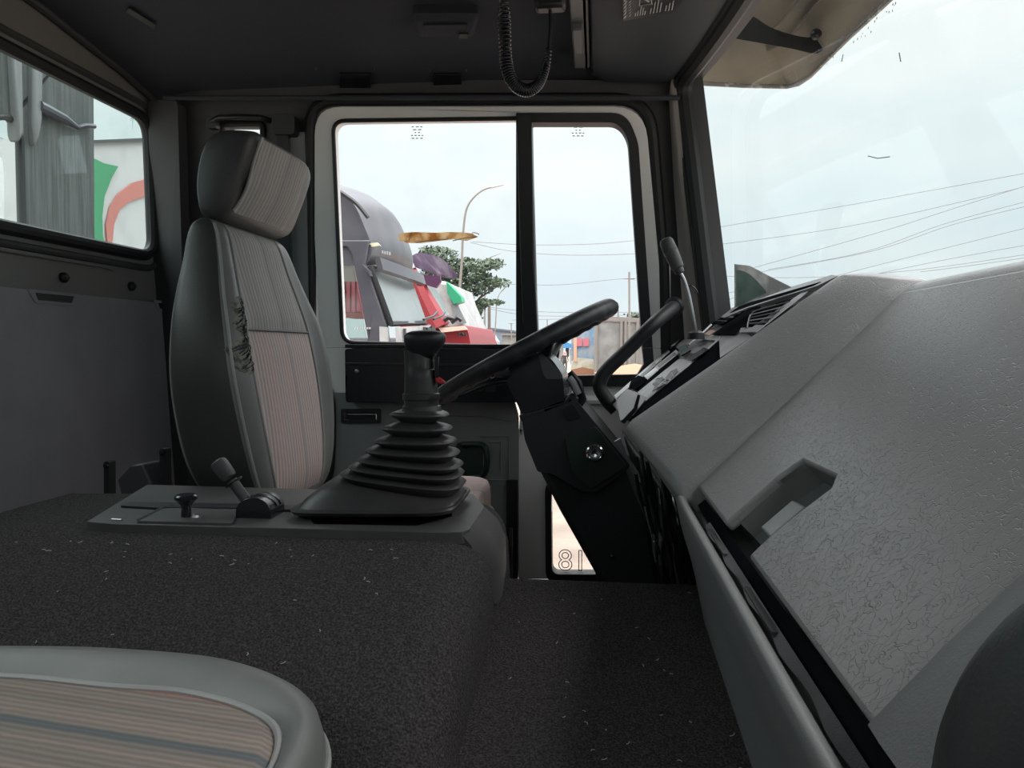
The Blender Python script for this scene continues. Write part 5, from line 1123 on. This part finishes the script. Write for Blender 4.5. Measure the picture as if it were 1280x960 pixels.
mb = MB(); mb.lathe([(.02, 0), (.07, .01), (.075, .02), (.02, .03)], base+Vector((0, -.10, 1.56)), (0, -1, 0), 12); obj('face', mb, mat('skin', (.35, .2, .14), .6), pe)
# motorbike
mbk = thing('motorcycle', aY(692, 460, YC_), 'small dark and white motorcycle parked by the low wall', 'motorcycle')
c = aY(692, 456, YC_)
for dx in (-.62, .62):
    mb = MB(); mb.lathe([(.22, 0), (.29, .02), (.29, .09), (.22, .11)], c+Vector((dx, 0, -.25)), (0, 1, 0), 18); obj('wheel', mb, 'rubber', mbk)
mb = MB(); mb.tube([c+Vector(q) for q in ((-.75, .05, .15), (-.3, .05, .12), (.1, .05, -.1), (.35, .05, .1), (.5, .05, .42))], [.06, .13, .12, .09, .05], 8); obj('body', mb, 'white', mbk)
mb = MB(); mb.tube([c+Vector(q) for q in ((-.8, .05, .28), (-.4, .05, .28), (-.05, .05, .2))], [.06, .1, .07], 8); obj('saddle', mb, 'black', mbk)
mb = MB(); mb.tube([c+Vector(q) for q in ((.42, -.3, .55), (.5, .05, .5), (.42, .4, .55))], .025, 6); mb.tube([c+Vector((.5, .05, .45)), c+Vector((.64, .05, -.25))], .03, 6); obj('handlebar', mb, 'steel', mbk)
mb = MB(); mb.lathe([(.01, 0), (2.0, .03), (2.6, .3), (1.2, .7), (.02, .9)], Vector((aY(793, 470, 50).x, 50, aY(793, 472, 50).z)), (0, 0, 1), 20)
tag(obj('earth_mound', mb, 'orange'), 'orange earth mound at the foot of the concrete wall', 'mound')
# -- wires
def wire(pts, Y, r_, lb, grp='overhead wires'):
    P_ = smooth([aY(x, y, Y) for x, y in pts], 6); mb = MB(); mb.tube(P_, r_, 5); tag(obj('overhead_wire', mb, 'wire'), lb, 'wire', grp)
WR = [([(880, 287), (1080, 253), (1290, 215)], 22, 'topmost straight wire across the windshield sky'),
      ([(880, 308), (1060, 283), (1245, 242), (1290, 230)], 22, 'second wire from the top across the windshield sky'),
      ([(930, 338), (1100, 290), (1200, 258), (1290, 230)], 20, 'steep thick wire rising to the right edge under the top two'),
      ([(960, 337), (1080, 315), (1180, 280), (1290, 250)], 20, 'upper of the close wire pair rising right of the curled card'),
      ([(950, 340), (1090, 314), (1190, 281), (1290, 256)], 20.5, 'lower of the close wire pair rising right of the curled card'),
      ([(1040, 346), (1150, 318), (1290, 283)], 24, 'wire above the dash crest, fourth from the bottom at right'),
      ([(1060, 350), (1180, 325), (1290, 305)], 26, 'wire above the dash crest, third from the bottom at right'),
      ([(880, 344), (1000, 347), (1140, 338), (1290, 317)], 28, 'nearly level wire just above the dash crest'),
      ([(1150, 340), (1220, 331), (1290, 321)], 28, 'lowest wire touching the dash crest at right'),
      ([(590, 302), (660, 306), (740, 305), (800, 300)], 30, 'faint wire crossing the door window near its middle'),
      ([(588, 303), (640, 314), (720, 319), (820, 316), (880, 312)], 30, 'sagging wire just under the middle wire in the door window'),
      ([(635, 355), (700, 356), (770, 349), (800, 348)], 40, 'wire meeting the twin lamp post in the door window'),
      ([(612, 384), (660, 389), (740, 391), (800, 390)], 45, 'upper of three low wires in the door window'),
      ([(612, 386), (660, 394), (740, 395), (800, 393)], 46, 'middle of three low wires in the door window'),
      ([(640, 400), (700, 399), (760, 400), (800, 398)], 50, 'lowest wire in the door window'),
      ([(885, 372), (920, 364)], 30, 'upper short wire left of the curled card'), ([(888, 384), (922, 370)], 30, 'middle short wire left of the curled card'), ([(890, 395), (922, 382)], 30, 'lower short wire left of the curled card')]
for pts, Y, lb in WR: wire(pts, Y, Y/F*.30, lb)
# -- hill tree over the wall
mb = MB(); rr = random.Random(31)
for k in range(260):
    p = aY(798+rr.gauss(0, 6), 396+rr.gauss(0, 2.2), 75+rr.uniform(-1, 1)); s_ = rr.uniform(.15, .3); u = Vector((rr.gauss(0, 1), rr.gauss(0, 1), rr.gauss(0, 1))).normalized(); v_ = u.orthogonal().normalized(); mb.add([p-u*s_, p-v_*s_*.6, p+u*s_, p+v_*s_*.6], [(0, 1, 2, 3)])
mb.tube([Vector((aY(798, 397, 75).x, 75, GZ)), aY(798, 397, 75)], .15, 6)
tag(obj('bush', mb, 'leaf', kind=None), 'low green tree top showing over the concrete wall', 'bush')

# -- behind the rear window: neighbouring truck body, tarpaulin truck
XB = -2.1
nb = thing('truck_box_body', aX(60, 300, XB), 'tall dark grey ribbed truck body right behind the rear window', 'truck body')
mb = MB(); wh = [aX(x, y, XB) for x, y in rnd([(-60, 148), (12, 148), (24, 172), (27, 292), (-60, 300)], 8)]
mb.prism([aX(x, y, XB) for x, y in ((-150, -60), (117, 30), (119, 330), (119, 420), (-150, 460))], (-.02, 0, 0), [wh]); obj('side_sheet', mb, mat('dusty_grey_sheet', (.05, .056, .054), .55, .2, 8, col2=(.085, .092, .09), cscale=6, stretch=(1, 12, .5), bdist=.005), nb, bevel=.004)
mb = MB(); mb.tube([aX(x, y, XB) for x, y in rnd([(-60, 146), (13, 146), (26, 171), (29, 293), (-60, 301)], 8)], .012, 8, closed=True); obj('opening_seal', mb, 'rubber', nb)
for pts in (((17, 40), (29, 45), (32, 168), (25, 180)), ((45, 60), (54, 65), (53, 150), (47, 185), (44, 150))):
    mb = MB(); mb.prism([aX(x, y, XB+.03) for x, y in pts], (-.05, 0, 0)); obj('upright_rib', mb, mat('light_grey_rib', (.17, .175, .175), .5), nb, bevel=.015, seg=3)
mb = MB(); mb.tube([aX(x, y, XB+.02) for x, y in ((48, 132), (58, 137), (80, 148), (98, 160))], [.022, .022, .018, .008], 10); mb.tube([aX(x, y, XB+.02) for x, y in ((98, 159), (106, 157), (118, 158))], [.008, .011, .010], 8); obj('folded_crease', mb, 'truckgrey', nb)
mb = MB(); mb.prism([aX(x, y, XB-.60) for x, y in rnd([(-60, 190), (3, 196), (5, 220), (6, 340), (-60, 340)], 6)], (-.02, 0, 0)); obj('inner_panel', mb, 'white', nb)
wt = thing('curtain_truck', aX(150, 330, -7), 'white curtain-sided truck with green and red swoosh stripes', 'truck')
XT = -7
mb = MB(); mb.prism([aX(x, y, XT) for x, y in ((60, 172), (118, 177), (182, 174), (215, 174), (215, 400), (60, 420))], (-2, 0, 0)); obj('curtain', mb, 'tarp', wt)
mb = MB(); mb.prism([aX(x, y, XT+.05) for x, y in ((60, 172), (118, 175), (215, 171), (215, 176), (118, 179), (60, 176))], (-.1, 0, 0)); obj('top_rail', mb, 'grey', wt)
mb = MB(); g_ = [(112, 196), (120, 199), (130, 204), (148, 208), (140, 222), (131, 245), (128, 270), (129, 295), (134, 318), (120, 330), (112, 330)]; mb.prism([aX(x, y, XT+.03) for x, y in g_], (-.02, 0, 0)); obj('green_swoosh', mb, 'green', wt)
mb = MB(); g_ = [(182, 224), (165, 229), (148, 242), (138, 258), (133, 280), (134, 300), (138, 314), (141, 300), (143, 280), (150, 262), (162, 252), (182, 245), (210, 240), (210, 220)]; mb.prism([aX(x, y, XT+.03) for x, y in g_], (-.02, 0, 0)); obj('red_swoosh', mb, 'pinkred', wt)
pl = thing('palm_tree', aX(165, 400, -16), 'pale palm fronds hanging above the curtain-sided truck', 'palm')
rr = random.Random(4); top_ = (180, 116)
for k in range(9):
    a = -2.8+k*.62; tip = (top_[0]+26*math.cos(a), top_[1]+14*math.sin(a)+16); md_ = ((top_[0]+tip[0])/2, (top_[1]+tip[1])/2-9); P_ = smooth([aX(x, y, -16) for x, y in (top_, md_, tip)], 5)
    mb = MB(); mb.tube(P_, .03, 4)
    for p in P_[1:]:
        for s_ in (-1, 1):
            q = p+Vector((rr.uniform(-.1, .1), s_*.12, -rr.uniform(.25, .5))); mb.add([p, p+Vector((0, .05, 0)), q], [(0, 1, 2)])
    obj('frond', mb, mat('palm_green', (.12, .17, .13), .8) if k == 0 else bpy.data.materials['palm_green'], pl)
mb = MB(); mb.tube([aX(*top_, -16), aX(193, 300, -16), aX(195, 420, -16), Vector((-16, aX(195, 420, -16).y, GZ))], [.12, .15, .2, .2], 8); obj('trunk', mb, 'bark', pl)
for k, (pts, lb) in enumerate((([(-10, 168), (10, 176), (30, 186)], 'topmost wire in the hole of the dark truck body'), ([(-10, 176), (30, 198)], 'second wire in the hole of the dark truck body'), ([(-10, 188), (30, 206)], 'third wire in the hole of the dark truck body'), ([(-10, 226), (30, 236)], 'fourth wire in the hole of the dark truck body'), ([(-10, 252), (30, 260)], 'fifth wire in the hole of the dark truck body'), ([(-10, 268), (30, 280)], 'lowest wire in the hole of the dark truck body'))):
    mb = MB(); P_ = [aX(x, y, -14) for x, y in pts]; mb.tube(P_, .008, 5); tag(obj('overhead_wire', mb, 'wire'), lb, 'wire', 'wires behind the rear window')
